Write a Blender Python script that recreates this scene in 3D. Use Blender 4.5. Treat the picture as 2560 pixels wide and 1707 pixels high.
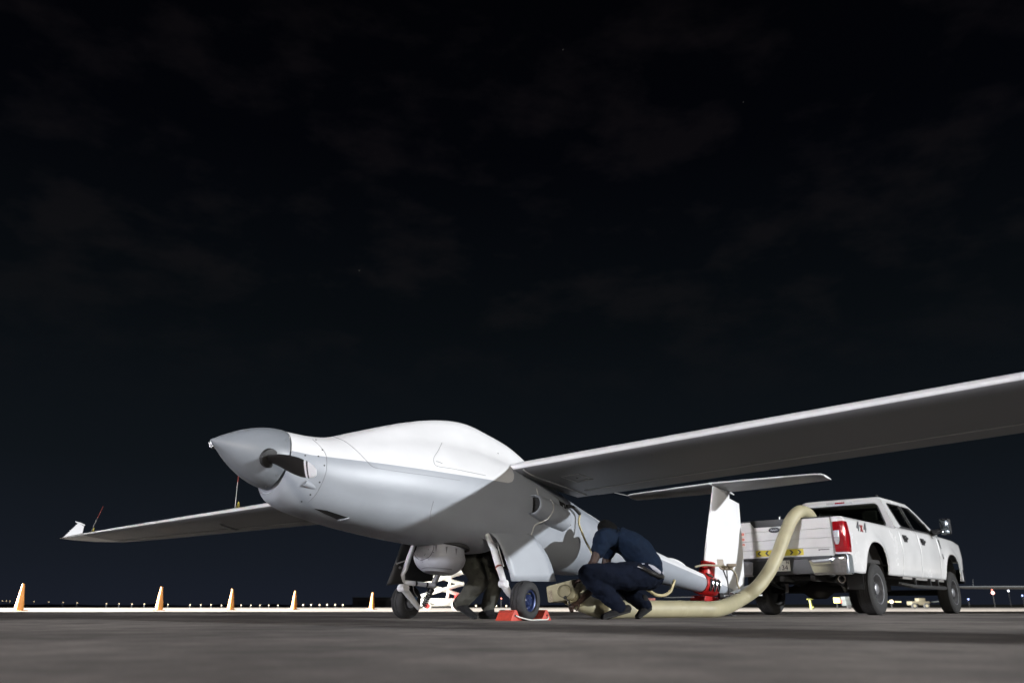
import bpy, bmesh, math, random
from mathutils import Vector, Matrix
from mathutils.bvhtree import BVHTree
R = math.radians
random.seed(4)
S = bpy.context.scene
COL = S.collection
for o in list(bpy.data.objects): bpy.data.objects.remove(o)

# ------------------------------------------------------------------ camera
F, VH, CAMH = 2000.0, 1517.0, 0.12          # focal length in photo pixels, horizon row, lens height
TH = math.atan((VH - 853.5) / F)
cd = bpy.data.cameras.new('camera'); cam = bpy.data.objects.new('camera', cd); COL.objects.link(cam)
cam.location = (0, 0, CAMH); cam.rotation_euler = (R(90) + TH, 0, 0)
cd.sensor_width = 36; cd.lens = F / 2560 * 36; cd.clip_start = 0.05; cd.clip_end = 6000
cd.dof.use_dof = True; cd.dof.focus_distance = 8.2; cd.dof.aperture_fstop = 1.8
S.camera = cam

# ------------------------------------------------------------------ world: night sky with thin clouds
W = bpy.data.worlds.new('World'); S.world = W; W.use_nodes = True
nt = W.node_tree; nt.nodes.clear()
def N(t, **k):
    n = nt.nodes.new(t)
    for a, b in k.items(): setattr(n, a, b)
    return n
tc = N('ShaderNodeTexCoord'); sep = N('ShaderNodeSeparateXYZ'); nt.links.new(tc.outputs['Generated'], sep.inputs[0])
ramp = N('ShaderNodeValToRGB'); nt.links.new(sep.outputs['Z'], ramp.inputs[0])
cr = ramp.color_ramp
cr.elements[0].position = 0.0; cr.elements[0].color = (.0105, .0132, .0215, 1)
cr.elements[1].position = 0.75; cr.elements[1].color = (.0006, .0006, .0011, 1)
for p, c in ((.05, (.0085, .0110, .0168, 1)), (.16, (.0050, .0070, .0096, 1)), (.33, (.0026, .0037, .0050, 1)), (.52, (.0009, .0012, .0023, 1))):
    e = cr.elements.new(p); e.color = c
mp = N('ShaderNodeMapping'); mp.inputs['Scale'].default_value = (3.0, 3.0, 6.5)
nt.links.new(tc.outputs['Generated'], mp.inputs[0])
nz = N('ShaderNodeTexNoise'); nz.inputs['Scale'].default_value = 3.1; nz.inputs['Detail'].default_value = 7; nz.inputs['Roughness'].default_value = .55
nt.links.new(mp.outputs[0], nz.inputs[0])
cl = N('ShaderNodeMapRange'); cl.inputs[1].default_value = .49; cl.inputs[2].default_value = .66
nt.links.new(nz.outputs[0], cl.inputs[0])
band = N('ShaderNodeValToRGB'); nt.links.new(sep.outputs['Z'], band.inputs[0])
b = band.color_ramp; b.elements[0].position = .22; b.elements[0].color = (0, 0, 0, 1); b.elements[1].position = .78; b.elements[1].color = (0, 0, 0, 1)
e = b.elements.new(.38); e.color = (1, 1, 1, 1); e = b.elements.new(.62); e.color = (.9, .9, .9, 1)
mu = N('ShaderNodeMath', operation='MULTIPLY'); nt.links.new(cl.outputs[0], mu.inputs[0]); nt.links.new(band.outputs[0], mu.inputs[1])
mix = N('ShaderNodeMix', data_type='RGBA', blend_type='ADD'); mix.inputs['B'].default_value = (.0027, .0020, .0019, 1)
nt.links.new(mu.outputs[0], mix.inputs['Factor']); nt.links.new(ramp.outputs[0], mix.inputs['A'])
vo = N('ShaderNodeTexVoronoi'); vo.inputs['Scale'].default_value = 9; nt.links.new(tc.outputs['Generated'], vo.inputs[0])
st = N('ShaderNodeMath', operation='LESS_THAN'); st.inputs[1].default_value = .006; nt.links.new(vo.outputs['Distance'], st.inputs[0])
mix2 = N('ShaderNodeMix', data_type='RGBA', blend_type='ADD'); mix2.inputs['B'].default_value = (.05, .05, .045, 1)
nt.links.new(st.outputs[0], mix2.inputs['Factor']); nt.links.new(mix.outputs['Result'], mix2.inputs['A'])
bg = N('ShaderNodeBackground'); bg.inputs['Strength'].default_value = 1.0; nt.links.new(mix2.outputs['Result'], bg.inputs[0])
wo = N('ShaderNodeOutputWorld'); nt.links.new(bg.outputs[0], wo.inputs[0])

# ------------------------------------------------------------------ floodlights of the apron and an added fill (all beyond the frame)
def lamp(name, loc, target, power, color, radius, angle=60, blend=.3):
    d = bpy.data.lights.new(name, 'SPOT'); d.energy = power; d.color = color; d.shadow_soft_size = radius
    d.spot_size = R(angle); d.spot_blend = blend
    o = bpy.data.objects.new(name, d); COL.objects.link(o); o.location = loc
    o.rotation_euler = (Vector(target) - Vector(loc)).to_track_quat('-Z', 'Y').to_euler()
    return o
lamp('light_cart_lamp', (50, -11.5, 12.6), (1, 9.5, .8), 158000, (.93, .96, 1.0), .42, 34, .8)
lamp('soft_fill_lamp', (12, -48, 13.0), (1, 10, .9), 47000, (1.0, .93, .82), 2.6, 60, .6)  # soft warm fill, added behind the camera to lift the shaded flanks
lamp('nose_side_lamp', (-34, -24, 10.5), (0, 9, 1.2), 84000, (.92, .92, 1.0), .5, 44, .7)
lamp('apron_mast_lamp', (-140, 14, 30), (0, 60, 0), 2.1e7, (1.0, .98, .93), .25, 110, .4)
S.view_settings.view_transform = 'Standard'; S.view_settings.look = 'None'
S.view_settings.exposure = 0; S.view_settings.gamma = 1
S.cycles.max_bounces = 6

# ------------------------------------------------------------------ pixel -> place helpers
CO = Vector((0, 0, CAMH)); ct, sn = math.cos(TH), math.sin(TH)
def ray(u, v):
    x = (u - 1280) / F; y = (853.5 - v) / F
    return Vector((x, ct - y * sn, sn + y * ct))
def AT(u, v, Y):
    r = ray(u, v); return CO + r * (Y / r.y)
def PXM(Y): return F / ct / Y                     # pixels per metre near the horizon at depth Y
def GU(u, Y): return Vector(((u - 1280) / PXM(Y), Y, 0))

# ------------------------------------------------------------------ materials
MATS = {}
def mat(name, color, rough=.5, metal=0., noise=0., scale=8., bump=0., bscale=60., spec=.5, coat=0., emit=None, es=1.):
    if name in MATS: return MATS[name]
    m = bpy.data.materials.new(name); m.use_nodes = True; t = m.node_tree; p = t.nodes['Principled BSDF']
    p.inputs['Base Color'].default_value = (*color, 1); p.inputs['Roughness'].default_value = rough
    p.inputs['Metallic'].default_value = metal; p.inputs['Specular IOR Level'].default_value = spec
    p.inputs['Coat Weight'].default_value = coat
    if noise or bump:
        tcx = t.nodes.new('ShaderNodeTexCoord')
    if noise:
        n = t.nodes.new('ShaderNodeTexNoise'); n.inputs['Scale'].default_value = scale; n.inputs['Detail'].default_value = 6
        t.links.new(tcx.outputs['Object'], n.inputs[0])
        r = t.nodes.new('ShaderNodeValToRGB'); t.links.new(n.outputs[0], r.inputs[0])
        r.color_ramp.elements[0].position = .3; r.color_ramp.elements[1].position = .72
        r.color_ramp.elements[0].color = (*[c * (1 - noise) for c in color], 1); r.color_ramp.elements[1].color = (*[min(1, c * (1 + noise * .5)) for c in color], 1)
        t.links.new(r.outputs[0], p.inputs['Base Color'])
        mr = t.nodes.new('ShaderNodeMapRange'); mr.inputs[3].default_value = max(.02, rough - .08); mr.inputs[4].default_value = min(1, rough + .1)
        t.links.new(n.outputs[0], mr.inputs[0]); t.links.new(mr.outputs[0], p.inputs['Roughness'])
    if bump:
        n2 = t.nodes.new('ShaderNodeTexNoise'); n2.inputs['Scale'].default_value = bscale; n2.inputs['Detail'].default_value = 4
        t.links.new(tcx.outputs['Object'], n2.inputs[0])
        bn = t.nodes.new('ShaderNodeBump'); bn.inputs['Strength'].default_value = bump; bn.inputs['Distance'].default_value = .01
        t.links.new(n2.outputs[0], bn.inputs['Height']); t.links.new(bn.outputs[0], p.inputs['Normal'])
    if emit:
        p.inputs['Emission Color'].default_value = (*emit, 1); p.inputs['Emission Strength'].default_value = es
    MATS[name] = m; return m
WHITE = (.70, .70, .71); GREY = (.30, .32, .352)
def two_tone():
    m = mat('aircraft_two_tone', WHITE, .42); t = m.node_tree; p = t.nodes['Principled BSDF']
    tcx = t.nodes.new('ShaderNodeTexCoord'); sp = t.nodes.new('ShaderNodeSeparateXYZ'); t.links.new(tcx.outputs['Object'], sp.inputs[0])
    mr = t.nodes.new('ShaderNodeMapRange'); mr.inputs[1].default_value = -3; mr.inputs[2].default_value = 6; t.links.new(sp.outputs['X'], mr.inputs[0])
    fc = t.nodes.new('ShaderNodeFloatCurve'); t.links.new(mr.outputs[0], fc.inputs['Value'])
    cu = fc.mapping.curves[0]
    pts = PAINT_LINE
    def nx(s): return (s + 3) / 9
    while len(cu.points) < len(pts): cu.points.new(.5, .5)
    for q, (s, z) in zip(cu.points, pts): q.location = (nx(s), z / 3); q.handle_type = 'VECTOR'
    fc.mapping.update()
    m3 = t.nodes.new('ShaderNodeMath'); m3.operation = 'MULTIPLY'; m3.inputs[1].default_value = 3; t.links.new(fc.outputs[0], m3.inputs[0])
    sb = t.nodes.new('ShaderNodeMath'); sb.operation = 'SUBTRACT'; t.links.new(sp.outputs['Z'], sb.inputs[0]); t.links.new(m3.outputs[0], sb.inputs[1])
    ed = t.nodes.new('ShaderNodeMapRange'); ed.inputs[1].default_value = -.002; ed.inputs[2].default_value = .002; t.links.new(sb.outputs[0], ed.inputs[0])
    # faint streaks and handling marks
    n = t.nodes.new('ShaderNodeTexNoise'); n.inputs['Scale'].default_value = 3.2; n.inputs['Detail'].default_value = 7; t.links.new(tcx.outputs['Object'], n.inputs[0])
    dr = t.nodes.new('ShaderNodeMapRange'); dr.inputs[1].default_value = .3; dr.inputs[2].default_value = .7; dr.inputs[3].default_value = .93; dr.inputs[4].default_value = 1.02; t.links.new(n.outputs[0], dr.inputs[0])
    mx = t.nodes.new('ShaderNodeMix'); mx.data_type = 'RGBA'; mx.inputs['A'].default_value = (*GREY, 1); mx.inputs['B'].default_value = (*WHITE, 1); t.links.new(ed.outputs[0], mx.inputs['Factor'])
    m2 = t.nodes.new('ShaderNodeMix'); m2.data_type = 'RGBA'; m2.blend_type = 'MULTIPLY'; m2.inputs['Factor'].default_value = 1
    t.links.new(mx.outputs['Result'], m2.inputs['A']); t.links.new(dr.outputs[0], m2.inputs['B']); t.links.new(m2.outputs['Result'], p.inputs['Base Color'])
    return m
PAINT_LINE = [(-3, 1.06), (-2.3, 1.07), (-1.6, 1.165), (-.9, 1.255), (-.2, 1.345), (-.05, 1.365), (.02, 1.395), (.08, 1.46), (.11, 1.55), (.13, 1.63), (1.30, 1.58), (1.45, 1.49), (1.9, 1.40), (2.6, 1.30), (3.4, 1.205), (4.6, 1.165), (5.0, 1.16), (6, 1.16)]
white_paint = mat('aircraft_white_paint', WHITE, .42, noise=.05, scale=3)
grey_paint = mat('aircraft_grey_paint', GREY, .45, noise=.06, scale=4)
wing_grey = mat('wing_grey_paint', (.155, .158, .162), .5, noise=.08, scale=3)
spin_grey = mat('spinner_grey', (.19, .205, .225), .42, noise=.05, scale=6, bump=.05, bscale=400)
rubber = mat('rubber', (.022, .022, .023), .75, noise=.35, scale=25, bump=.25, bscale=180)
black = mat('matt_black', (.012, .012, .012), .6)
void = mat('dark_interior', (.006, .006, .006), .9)
seam = mat('panel_seam', (.20, .20, .21), .7)
steel = mat('bare_steel', (.55, .55, .56), .32, 1., noise=.15, scale=30)
chrome = mat('chrome', (.86, .86, .88), .16, 1.)
darkmetal = mat('dark_metal', (.06, .06, .06), .5, .6, noise=.3, scale=20)
gear_white = mat('gear_white', (.62, .62, .63), .4, noise=.15, scale=20)
red_paint = mat('red_paint', (.42, .012, .012), .32, noise=.18, scale=14, coat=.4)
chock_red = mat('chock_orange_red', (.50, .050, .026), .6, noise=.25, scale=18, bump=.1)
band_brown = mat('strap_brown', (.16, .035, .018), .6)
rope_mat = mat('rope_white', (.62, .60, .56), .9, bump=.4, bscale=400)

# ------------------------------------------------------------------ mesh helpers
class MB:
    def __init__(s): s.v = []; s.f = []
    def add(s, vs, fs):
        b = len(s.v); s.v += [Vector(x) for x in vs]; s.f += [tuple(i + b for i in q) for q in fs]; return s
    def box(s, lo, hi, M=None):
        (a, b, c), (d, e, f) = lo, hi
        vs = [Vector(q) for q in ((a, b, c), (d, b, c), (d, e, c), (a, e, c), (a, b, f), (d, b, f), (d, e, f), (a, e, f))]
        if M: vs = [M @ q for q in vs]
        return s.add(vs, [(0, 3, 2, 1), (4, 5, 6, 7), (0, 1, 5, 4), (1, 2, 6, 5), (2, 3, 7, 6), (3, 0, 4, 7)])
    def rings(s, rings, cap=True, closed=True):
        n = len(rings[0]); b = len(s.v)
        for r in rings: s.v += [Vector(q) for q in r]
        for i in range(len(rings) - 1):
            for j in range(n if closed else n - 1):
                k = (j + 1) % n
                s.f.append((b + i * n + j, b + i * n + k, b + (i + 1) * n + k, b + (i + 1) * n + j))
        if cap:
            s.f.append(tuple(b + j for j in range(n))[::-1]); s.f.append(tuple(b + (len(rings) - 1) * n + j for j in range(n)))
        return s
    def tube(s, pts, rad, n=12, cap=True, flat=1.0, up=None):
        pts = [Vector(p) for p in pts]; L = len(pts)
        if not hasattr(rad, '__len__'): rad = [rad] * L
        rs = []; prev = Vector(up) if up else None
        for i in range(L):
            d = (pts[min(i + 1, L - 1)] - pts[max(i - 1, 0)]).normalized()
            if prev is None: prev = Vector((0, 0, 1)) if abs(d.z) < .9 else Vector((1, 0, 0))
            a = (prev - d * prev.dot(d)).normalized(); c = d.cross(a); prev = a
            rs.append([pts[i] + (a * math.cos(2 * math.pi * j / n) * flat + c * math.sin(2 * math.pi * j / n)) * rad[i] for j in range(n)])
        return s.rings(rs, cap)
    def lathe(s, prof, M, n=32, cap=True):     # prof: (along z, radius)
        return s.rings([[M @ Vector((r * math.cos(2 * math.pi * j / n), r * math.sin(2 * math.pi * j / n), z)) for j in range(n)] for z, r in prof], cap)
    def prism(s, poly, off):
        n = len(poly); off = Vector(off); a = [Vector(p) for p in poly]
        return s.rings([a, [p + off for p in a]], True)
def axisM(origin, zdir, xhint=(0, 0, 1)):
    z = Vector(zdir).normalized(); x = Vector(xhint); x = x - z * x.dot(z)
    if x.length < 1e-4: x = Vector((1, 0, 0)); x = x - z * x.dot(z)
    x.normalize(); y = z.cross(x)
    return Matrix(((x.x, y.x, z.x, origin[0]), (x.y, y.y, z.y, origin[1]), (x.z, y.z, z.z, origin[2]), (0, 0, 0, 1)))
def finish(me, smooth=True, angle=38, bevel=0, recalc=True):
    bm = bmesh.new(); bm.from_mesh(me)
    if recalc:
        bmesh.ops.remove_doubles(bm, verts=bm.verts, dist=1e-5)
        bmesh.ops.recalc_face_normals(bm, faces=bm.faces)
    if bevel:
        es = [e for e in bm.edges if len(e.link_faces) == 2 and e.calc_face_angle(0) > R(30)]
        bmesh.ops.bevel(bm, geom=es, offset=bevel, segments=2, affect='EDGES', profile=.6, clamp_overlap=True)
    if smooth:
        for f in bm.faces: f.smooth = True
        for e in bm.edges:
            if len(e.link_faces) == 2 and e.calc_face_angle(0) > R(angle): e.smooth = False
    bm.to_mesh(me); bm.free(); me.update()
def obj(name, mb, material, parent=None, smooth=True, angle=38, bevel=0, recalc=True):
    me = bpy.data.meshes.new(name); me.from_pydata([tuple(q) for q in mb.v], [], mb.f)
    finish(me, smooth, angle, bevel, recalc)
    me.materials.append(material)
    o = bpy.data.objects.new(name, me); COL.objects.link(o)
    if parent: o.parent = parent
    return o
def thing(name, label, cat, M=None, group=None):
    o = bpy.data.objects.new(name, None); COL.objects.link(o); o.empty_display_size = .1
    if M is not None: o.matrix_world = M
    return tag(o, label, cat, group)
def tag(o, label, cat, group=None):
    o['label'] = label; o['category'] = cat
    if group: o['group'] = group
    return o
def rehome(o, parent):      # o was built in world coordinates: make it a child without moving it
    bpy.context.view_layer.update()
    o.parent = parent; o.matrix_parent_inverse = parent.matrix_world.inverted(); return o
def bez(pts, n=8):          # Catmull-Rom through points
    pts = [Vector(p) for p in pts]; out = []
    for i in range(len(pts) - 1):
        p0 = pts[max(i - 1, 0)]; p1 = pts[i]; p2 = pts[i + 1]; p3 = pts[min(i + 2, len(pts) - 1)]
        for k in range(n):
            t = k / n
            out.append(.5 * ((2 * p1) + (p2 - p0) * t + (2 * p0 - 5 * p1 + 4 * p2 - p3) * t * t + (3 * p1 - p0 - 3 * p2 + p3) * t ** 3))
    return out + [pts[-1]]
def lerp_table(tab, x, k):
    for a, b in zip(tab, tab[1:]):
        if x <= b[0]:
            t = max(0, min(1, (x - a[0]) / (b[0] - a[0]))); return a[k] + (b[k] - a[k]) * t
    return tab[-1][k]
def smooth_table(tab, k):   # monotone-ish cubic through a table column
    xs = [r[0] for r in tab]; ys = [r[k] for r in tab]; n = len(xs)
    m = [0] * n
    for i in range(n):
        a = max(i - 1, 0); c = min(i + 1, n - 1); m[i] = (ys[c] - ys[a]) / (xs[c] - xs[a])
    def f(x):
        x = max(xs[0], min(xs[-1], x)); i = 0
        while i < n - 2 and x > xs[i + 1]: i += 1
        h = xs[i + 1] - xs[i]; t = (x - xs[i]) / h
        return (2*t**3-3*t*t+1)*ys[i] + (t**3-2*t*t+t)*h*m[i] + (-2*t**3+3*t*t)*ys[i+1] + (t**3-t*t)*h*m[i+1]
    return f

# ------------------------------------------------------------------ ground
gm = mat('apron_concrete', (.25, .24, .235), .75)
t = gm.node_tree; p = t.nodes['Principled BSDF']
tcx = t.nodes.new('ShaderNodeTexCoord')
n1 = t.nodes.new('ShaderNodeTexNoise'); n1.inputs['Scale'].default_value = .42; n1.inputs['Detail'].default_value = 8; n1.inputs['Roughness'].default_value = .62
n2 = t.nodes.new('ShaderNodeTexNoise'); n2.inputs['Scale'].default_value = 46; n2.inputs['Detail'].default_value = 5
t.links.new(tcx.outputs['Object'], n1.inputs[0]); t.links.new(tcx.outputs['Object'], n2.inputs[0])
r1 = t.nodes.new('ShaderNodeValToRGB'); t.links.new(n1.outputs[0], r1.inputs[0])
r1.color_ramp.elements[0].position = .42; r1.color_ramp.elements[0].color = (.096, .083, .073, 1)
r1.color_ramp.elements[1].position = .60; r1.color_ramp.elements[1].color = (.236, .208, .185, 1)
r2 = t.nodes.new('ShaderNodeMapRange'); r2.inputs[1].default_value = .3; r2.inputs[2].default_value = .7; r2.inputs[3].default_value = .8; r2.inputs[4].default_value = 1.15; t.links.new(n2.outputs[0], r2.inputs[0])
m2 = t.nodes.new('ShaderNodeMix'); m2.data_type = 'RGBA'; m2.blend_type = 'MULTIPLY'; m2.inputs['Factor'].default_value = 1
t.links.new(r1.outputs[0], m2.inputs['A']); t.links.new(r2.outputs[0], m2.inputs['B'])
n3 = t.nodes.new('ShaderNodeTexNoise'); n3.inputs['Scale'].default_value = 3.4; n3.inputs['Detail'].default_value = 9; n3.inputs['Roughness'].default_value = .7; t.links.new(tcx.outputs['Object'], n3.inputs[0])
r3 = t.nodes.new('ShaderNodeMapRange'); r3.inputs[1].default_value = .34; r3.inputs[2].default_value = .62; r3.inputs[3].default_value = .72; r3.inputs[4].default_value = 1.12; t.links.new(n3.outputs[0], r3.inputs[0])
m3 = t.nodes.new('ShaderNodeMix'); m3.data_type = 'RGBA'; m3.blend_type = 'MULTIPLY'; m3.inputs['Factor'].default_value = 1
t.links.new(m2.outputs['Result'], m3.inputs['A']); t.links.new(r3.outputs[0], m3.inputs['B'])
v4 = t.nodes.new('ShaderNodeTexNoise'); v4.inputs['Scale'].default_value = 1.3; v4.inputs['Detail'].default_value = 3; t.links.new(tcx.outputs['Object'], v4.inputs[0])
r4 = t.nodes.new('ShaderNodeMapRange'); r4.inputs[1].default_value = .64; r4.inputs[2].default_value = .70; r4.inputs[3].default_value = 1.0; r4.inputs[4].default_value = .62; t.links.new(v4.outputs[0], r4.inputs[0])
m4 = t.nodes.new('ShaderNodeMix'); m4.data_type = 'RGBA'; m4.blend_type = 'MULTIPLY'; m4.inputs['Factor'].default_value = 1
t.links.new(m3.outputs['Result'], m4.inputs['A']); t.links.new(r4.outputs[0], m4.inputs['B']); t.links.new(m4.outputs['Result'], p.inputs['Base Color'])
bn = t.nodes.new('ShaderNodeBump'); bn.inputs['Strength'].default_value = .5; bn.inputs['Distance'].default_value = .004; t.links.new(n2.outputs[0], bn.inputs['Height']); t.links.new(bn.outputs[0], p.inputs['Normal'])
g = obj('ground', MB().add([(-3000, -300, 0), (3000, -300, 0), (3000, 5000, 0), (-3000, 5000, 0)], [(0, 1, 2, 3)]), gm, smooth=False, recalc=False)
g['kind'] = 'structure'

# hangar out of view, placed to block the mast's light from the near apron
hs = mat('hangar_sheet', (.30, .30, .29), .6, noise=.2, scale=.4)
hg = thing('blocker_hangar', 'large pale sheet metal hangar out of view, placed to block the mast light', 'blocker_hangar', Matrix.Translation((-58, 0, 0)))
mb = MB(); mb.rings([[(-14, y, 0), (14, y, 0), (14, y, 18), (9, y, 21), (0, y, 22.5), (-9, y, 21), (-14, y, 18)] for y in (-60, 19.1)])
obj('wall', mb, hs, hg, smooth=False)
mb = MB()
for y in range(-56, 17, 3): mb.box((14.002, y, 0), (14.06, y + .18, 17.6))
obj('wall_rib', mb, hs, hg, smooth=False)
mb = MB().box((14.0, -30, .02), (14.12, -2, 11)); obj('sliding_door', mb, mat('hangar_door', (.22, .24, .25), .5, noise=.2, scale=.6), hg, smooth=False)

# ================================================================== AIRCRAFT
PHI, ALPHA = R(43.2), R(8.0)
L3 = Vector((math.cos(PHI), -math.sin(PHI), 0)); T3 = Vector((math.sin(PHI), math.cos(PHI), 0)); Z3 = Vector((0, 0, 1))
def wheel_ground():
    k1 = (1313 - 1280) / (F / ct); k2 = (1015 - 1280) / (F / ct); Y1 = 8.1; X1 = k1 * Y1; q = math.cos(PHI) / math.sin(PHI)
    Y2 = (X1 + q * Y1) / (q + k2); return Vector((X1, Y1, 0)), Vector((k2 * Y2, Y2, 0))
WN, WF = wheel_ground(); MID = (WN + WF) / 2
EX = T3 * math.cos(ALPHA) - Z3 * math.sin(ALPHA); EZ = T3 * math.sin(ALPHA) + Z3 * math.cos(ALPHA); EY = EZ.cross(EX)
AM = Matrix(((EX.x, EY.x, EZ.x, MID.x), (EX.y, EY.y, EZ.y, MID.y), (EX.z, EY.z, EZ.z, 0), (0, 0, 0, 1)))
AI = AM.inverted()
def B(s, p, z): return Vector((s, -p, z))          # body frame: s aft, p towards the port side, z up
def LOC(w): return AI @ Vector(w)
def onplane(u, v, pp):                             # pixel -> body point on the vertical plane p = pp
    o = LOC(CO); d = (AI.to_3x3() @ ray(u, v)); k = (-pp - o.y) / d.y; return o + d * k
AC = thing('unmanned_aircraft', 'white and grey propeller drone aircraft with long wings and T-tail, on the apron', 'aircraft', AM)

#      s     top    bottom halfw  zmid  hump
ST = [(-2.47, 1.282, .715, .268, 1.02, 0), (-2.43, 1.284, .665, .288, 1.00, 0), (-2.36, 1.290, .632, .312, .99, 0), (-2.24, 1.302, .610, .345, .985, 0), (-2.03, 1.345, .597, .388, .985, .005),
      (-1.75, 1.445, .590, .435, 1.00, .04), (-1.25, 1.605, .595, .495, 1.05, .12), (-.8, 1.695, .615, .53, 1.09, .205), (-.4, 1.735, .645, .55, 1.12, .25),
      (0, 1.73, .67, .56, 1.13, .235), (.3, 1.715, .675, .555, 1.14, .205), (.73, 1.65, .66, .52, 1.16, .125), (1.2, 1.575, .675, .45, 1.16, .03), (1.62, 1.515, .715, .385, 1.15, .01),
      (1.9, 1.485, .765, .345, 1.14, .005), (2.17, 1.445, .82, .31, 1.13, 0), (2.6, 1.405, .875, .267, 1.13, 0), (3.4, 1.335, .93, .202, 1.125, 0), (4.6, 1.255, .975, .14, 1.115, 0),
      (5.1, 1.23, 1.00, .115, 1.115, 0), (5.45, 1.20, 1.04, .075, 1.12, 0), (5.62, 1.165, 1.09, .03, 1.125, 0)]
fT, fB, fW, fM, fH = [smooth_table(ST, k) for k in range(1, 6)]
NR = 72
def section(s):
    zt, zb, w, zm, hp = fT(s), fB(s), fW(s), fM(s), fH(s); out = []
    blend = max(0, min(1, (s + 2.4) / .7)) * max(0, min(1, (2.3 - s) / 1.0))
    eu = 1 - .10 * blend; el = 1 - .20 * blend
    for j in range(NR):
        a = 2 * math.pi * j / NR; c, q = math.cos(a), math.sin(a)
        ee = eu if q >= 0 else el
        y = w * math.copysign(abs(c) ** ee, c); z = (zt - zm if q >= 0 else zm - zb) * math.copysign(abs(q) ** ee, q) + zm
        # soft waist along the lower flank
        y *= 1 - .035 * blend * math.exp(-((z - (zm - .17)) / .085) ** 2)
        if q > 0: z += hp * math.exp(-(abs(y) / (.25)) ** 6)
        out.append(Vector((s, y, z)))
    return out
ss = [-2.47, -2.46, -2.445, -2.43, -2.415] + [-2.40 + .06 * i for i in range(int((2.4 + 5.6) / .06) + 1)] + [5.62]
rings = [section(s) for s in ss]
# rounded intake lip at the very front
first = rings[0]; c0 = Vector((-2.47, 0, 1.02)); rings = [[c0 + (v - c0) * .955 + Vector((.012, 0, 0)) for v in first]] + rings
mb = MB().rings(rings, True)
def in_bay(v): return 0.0 < v.x < .60 and v.z < .80 and abs(v.y) < .43
full = BVHTree.FromPolygons([tuple(v) for v in mb.v], mb.f)
mb.f = [f for f in mb.f if len(f) > 4 or not all(in_bay(mb.v[i]) for i in f)]
fus = obj('fuselage', mb, two_tone(), AC)
def hit(u, v, off=0.0):                             # pixel -> point on the fuselage skin (body frame)
    o = LOC(CO); d = (AI.to_3x3() @ ray(u, v)).normalized()
    q, n, i, ds = full.ray_cast(o, d)
    if q is None: return None
    if n.dot(d) > 0: n = -n
    return q + n * off
def skin_line(name, pix, r, material, parent=fus, off=0.0, n=6, closed=False):
    pts = [hit(u, v, off) for u, v in bez([(a, b, 0) for a, b in pix], n) for u, v in [(u_v[0], u_v[1]) for u_v in [(u, v)]]] if False else []
    for q in bez([(a, b, 0) for a, b in pix], n):
        h = hit(q.x, q.y, off)
        if h is not None: pts.append(h)
    if len(pts) < 2: return None
    return obj(name, MB().tube(pts, r, 5), material, parent)
# wheel bay liner
mb = MB().rings([[B(s, -.40, .76), B(s, -.40, 1.15), B(s, .40, 1.15), B(s, .40, .76)] for s in (-.02, .62)], True, closed=True)
mb.f = [f for f in mb.f if not all(abs(mb.v[i].z - .76) < 1e-4 for i in f)]
obj('wheel_bay', mb, void, AC, smooth=False, recalc=False)

# --- spinner and propeller
AXC = Vector((-2.485, 0, 1.018)); AXD = Vector((-1, 0, .012)).normalized()
SM = axisM(AXC, AXD)
prof = [(x * .60, .2625 * (1 - (x ** 1.85)) + .004 * (1 - x)) for x in (0, .06, .14, .22, .3, .38, .46, .54, .62, .7, .78, .85, .91, .955, .985)] + [(.5985, .003)]
sp = obj('spinner', MB().lathe([(-.0, .22)] + prof, SM, 64), spin_grey, AC)
for k in range(10):
    a = 2 * math.pi * (k + .35) / 10; d = Vector((math.cos(a), math.sin(a), 0))
    obj('screw', MB().lathe([(0, .007), (.004, .006)], SM @ axisM(d * .2615 + Vector((0, 0, .035)), d), 10), steel, sp)
def blade(sign):
    # blade axis in the disc plane: towards port and a little down
    hub = SM @ Vector((0, 0, .150)); ax = (Vector((0, -.965, -.26)) * sign).normalized(); fwd = AXD; tan = fwd.cross(ax) * 1
    tab = [(.17, .075, .070, 72), (.25, .090, .066, 66), (.33, .125, .050, 58), (.45, .165, .036, 50), (.60, .180, .026, 42), (.75, .172, .020, 36), (.88, .140, .014, 32), (.96, .10, .010, 30), (1.0, .055, .006, 29)]
    def sec(r):
        c = lerp_table(tab, r, 1); th_ = lerp_table(tab, r, 2); b = R(lerp_table(tab, r, 3))
        e = tan * math.cos(b) + fwd * math.sin(b) * .9; q = e.cross(ax)
        return [hub + ax * r * 1.02 + e * (c * .5 * math.cos(2 * math.pi * j / 20)) + q * (th_ * .5 * math.sin(2 * math.pi * j / 20)) for j in range(20)]
    def seg(r0, r1, n): return MB().rings([sec(r0 + (r1 - r0) * i / n) for i in range(n + 1)])
    o = obj('propeller_blade', seg(.17, .83, 16), mat('blade_black', (.009, .008, .0075), .5, spec=.2, noise=.2, scale=12), AC)
    obj('tip_stripe', seg(.83, .86, 2), white_paint, o); obj('tip_gap', seg(.86, .885, 2), black, o); obj('tip_band', seg(.885, 1.0, 6), white_paint, o)
    obj('blade_boot', MB().lathe([(0, .088), (.03, .078), (.035, .06)], axisM(hub + ax * .215, ax), 24), black, o)
blade(1); blade(-1)
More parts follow.
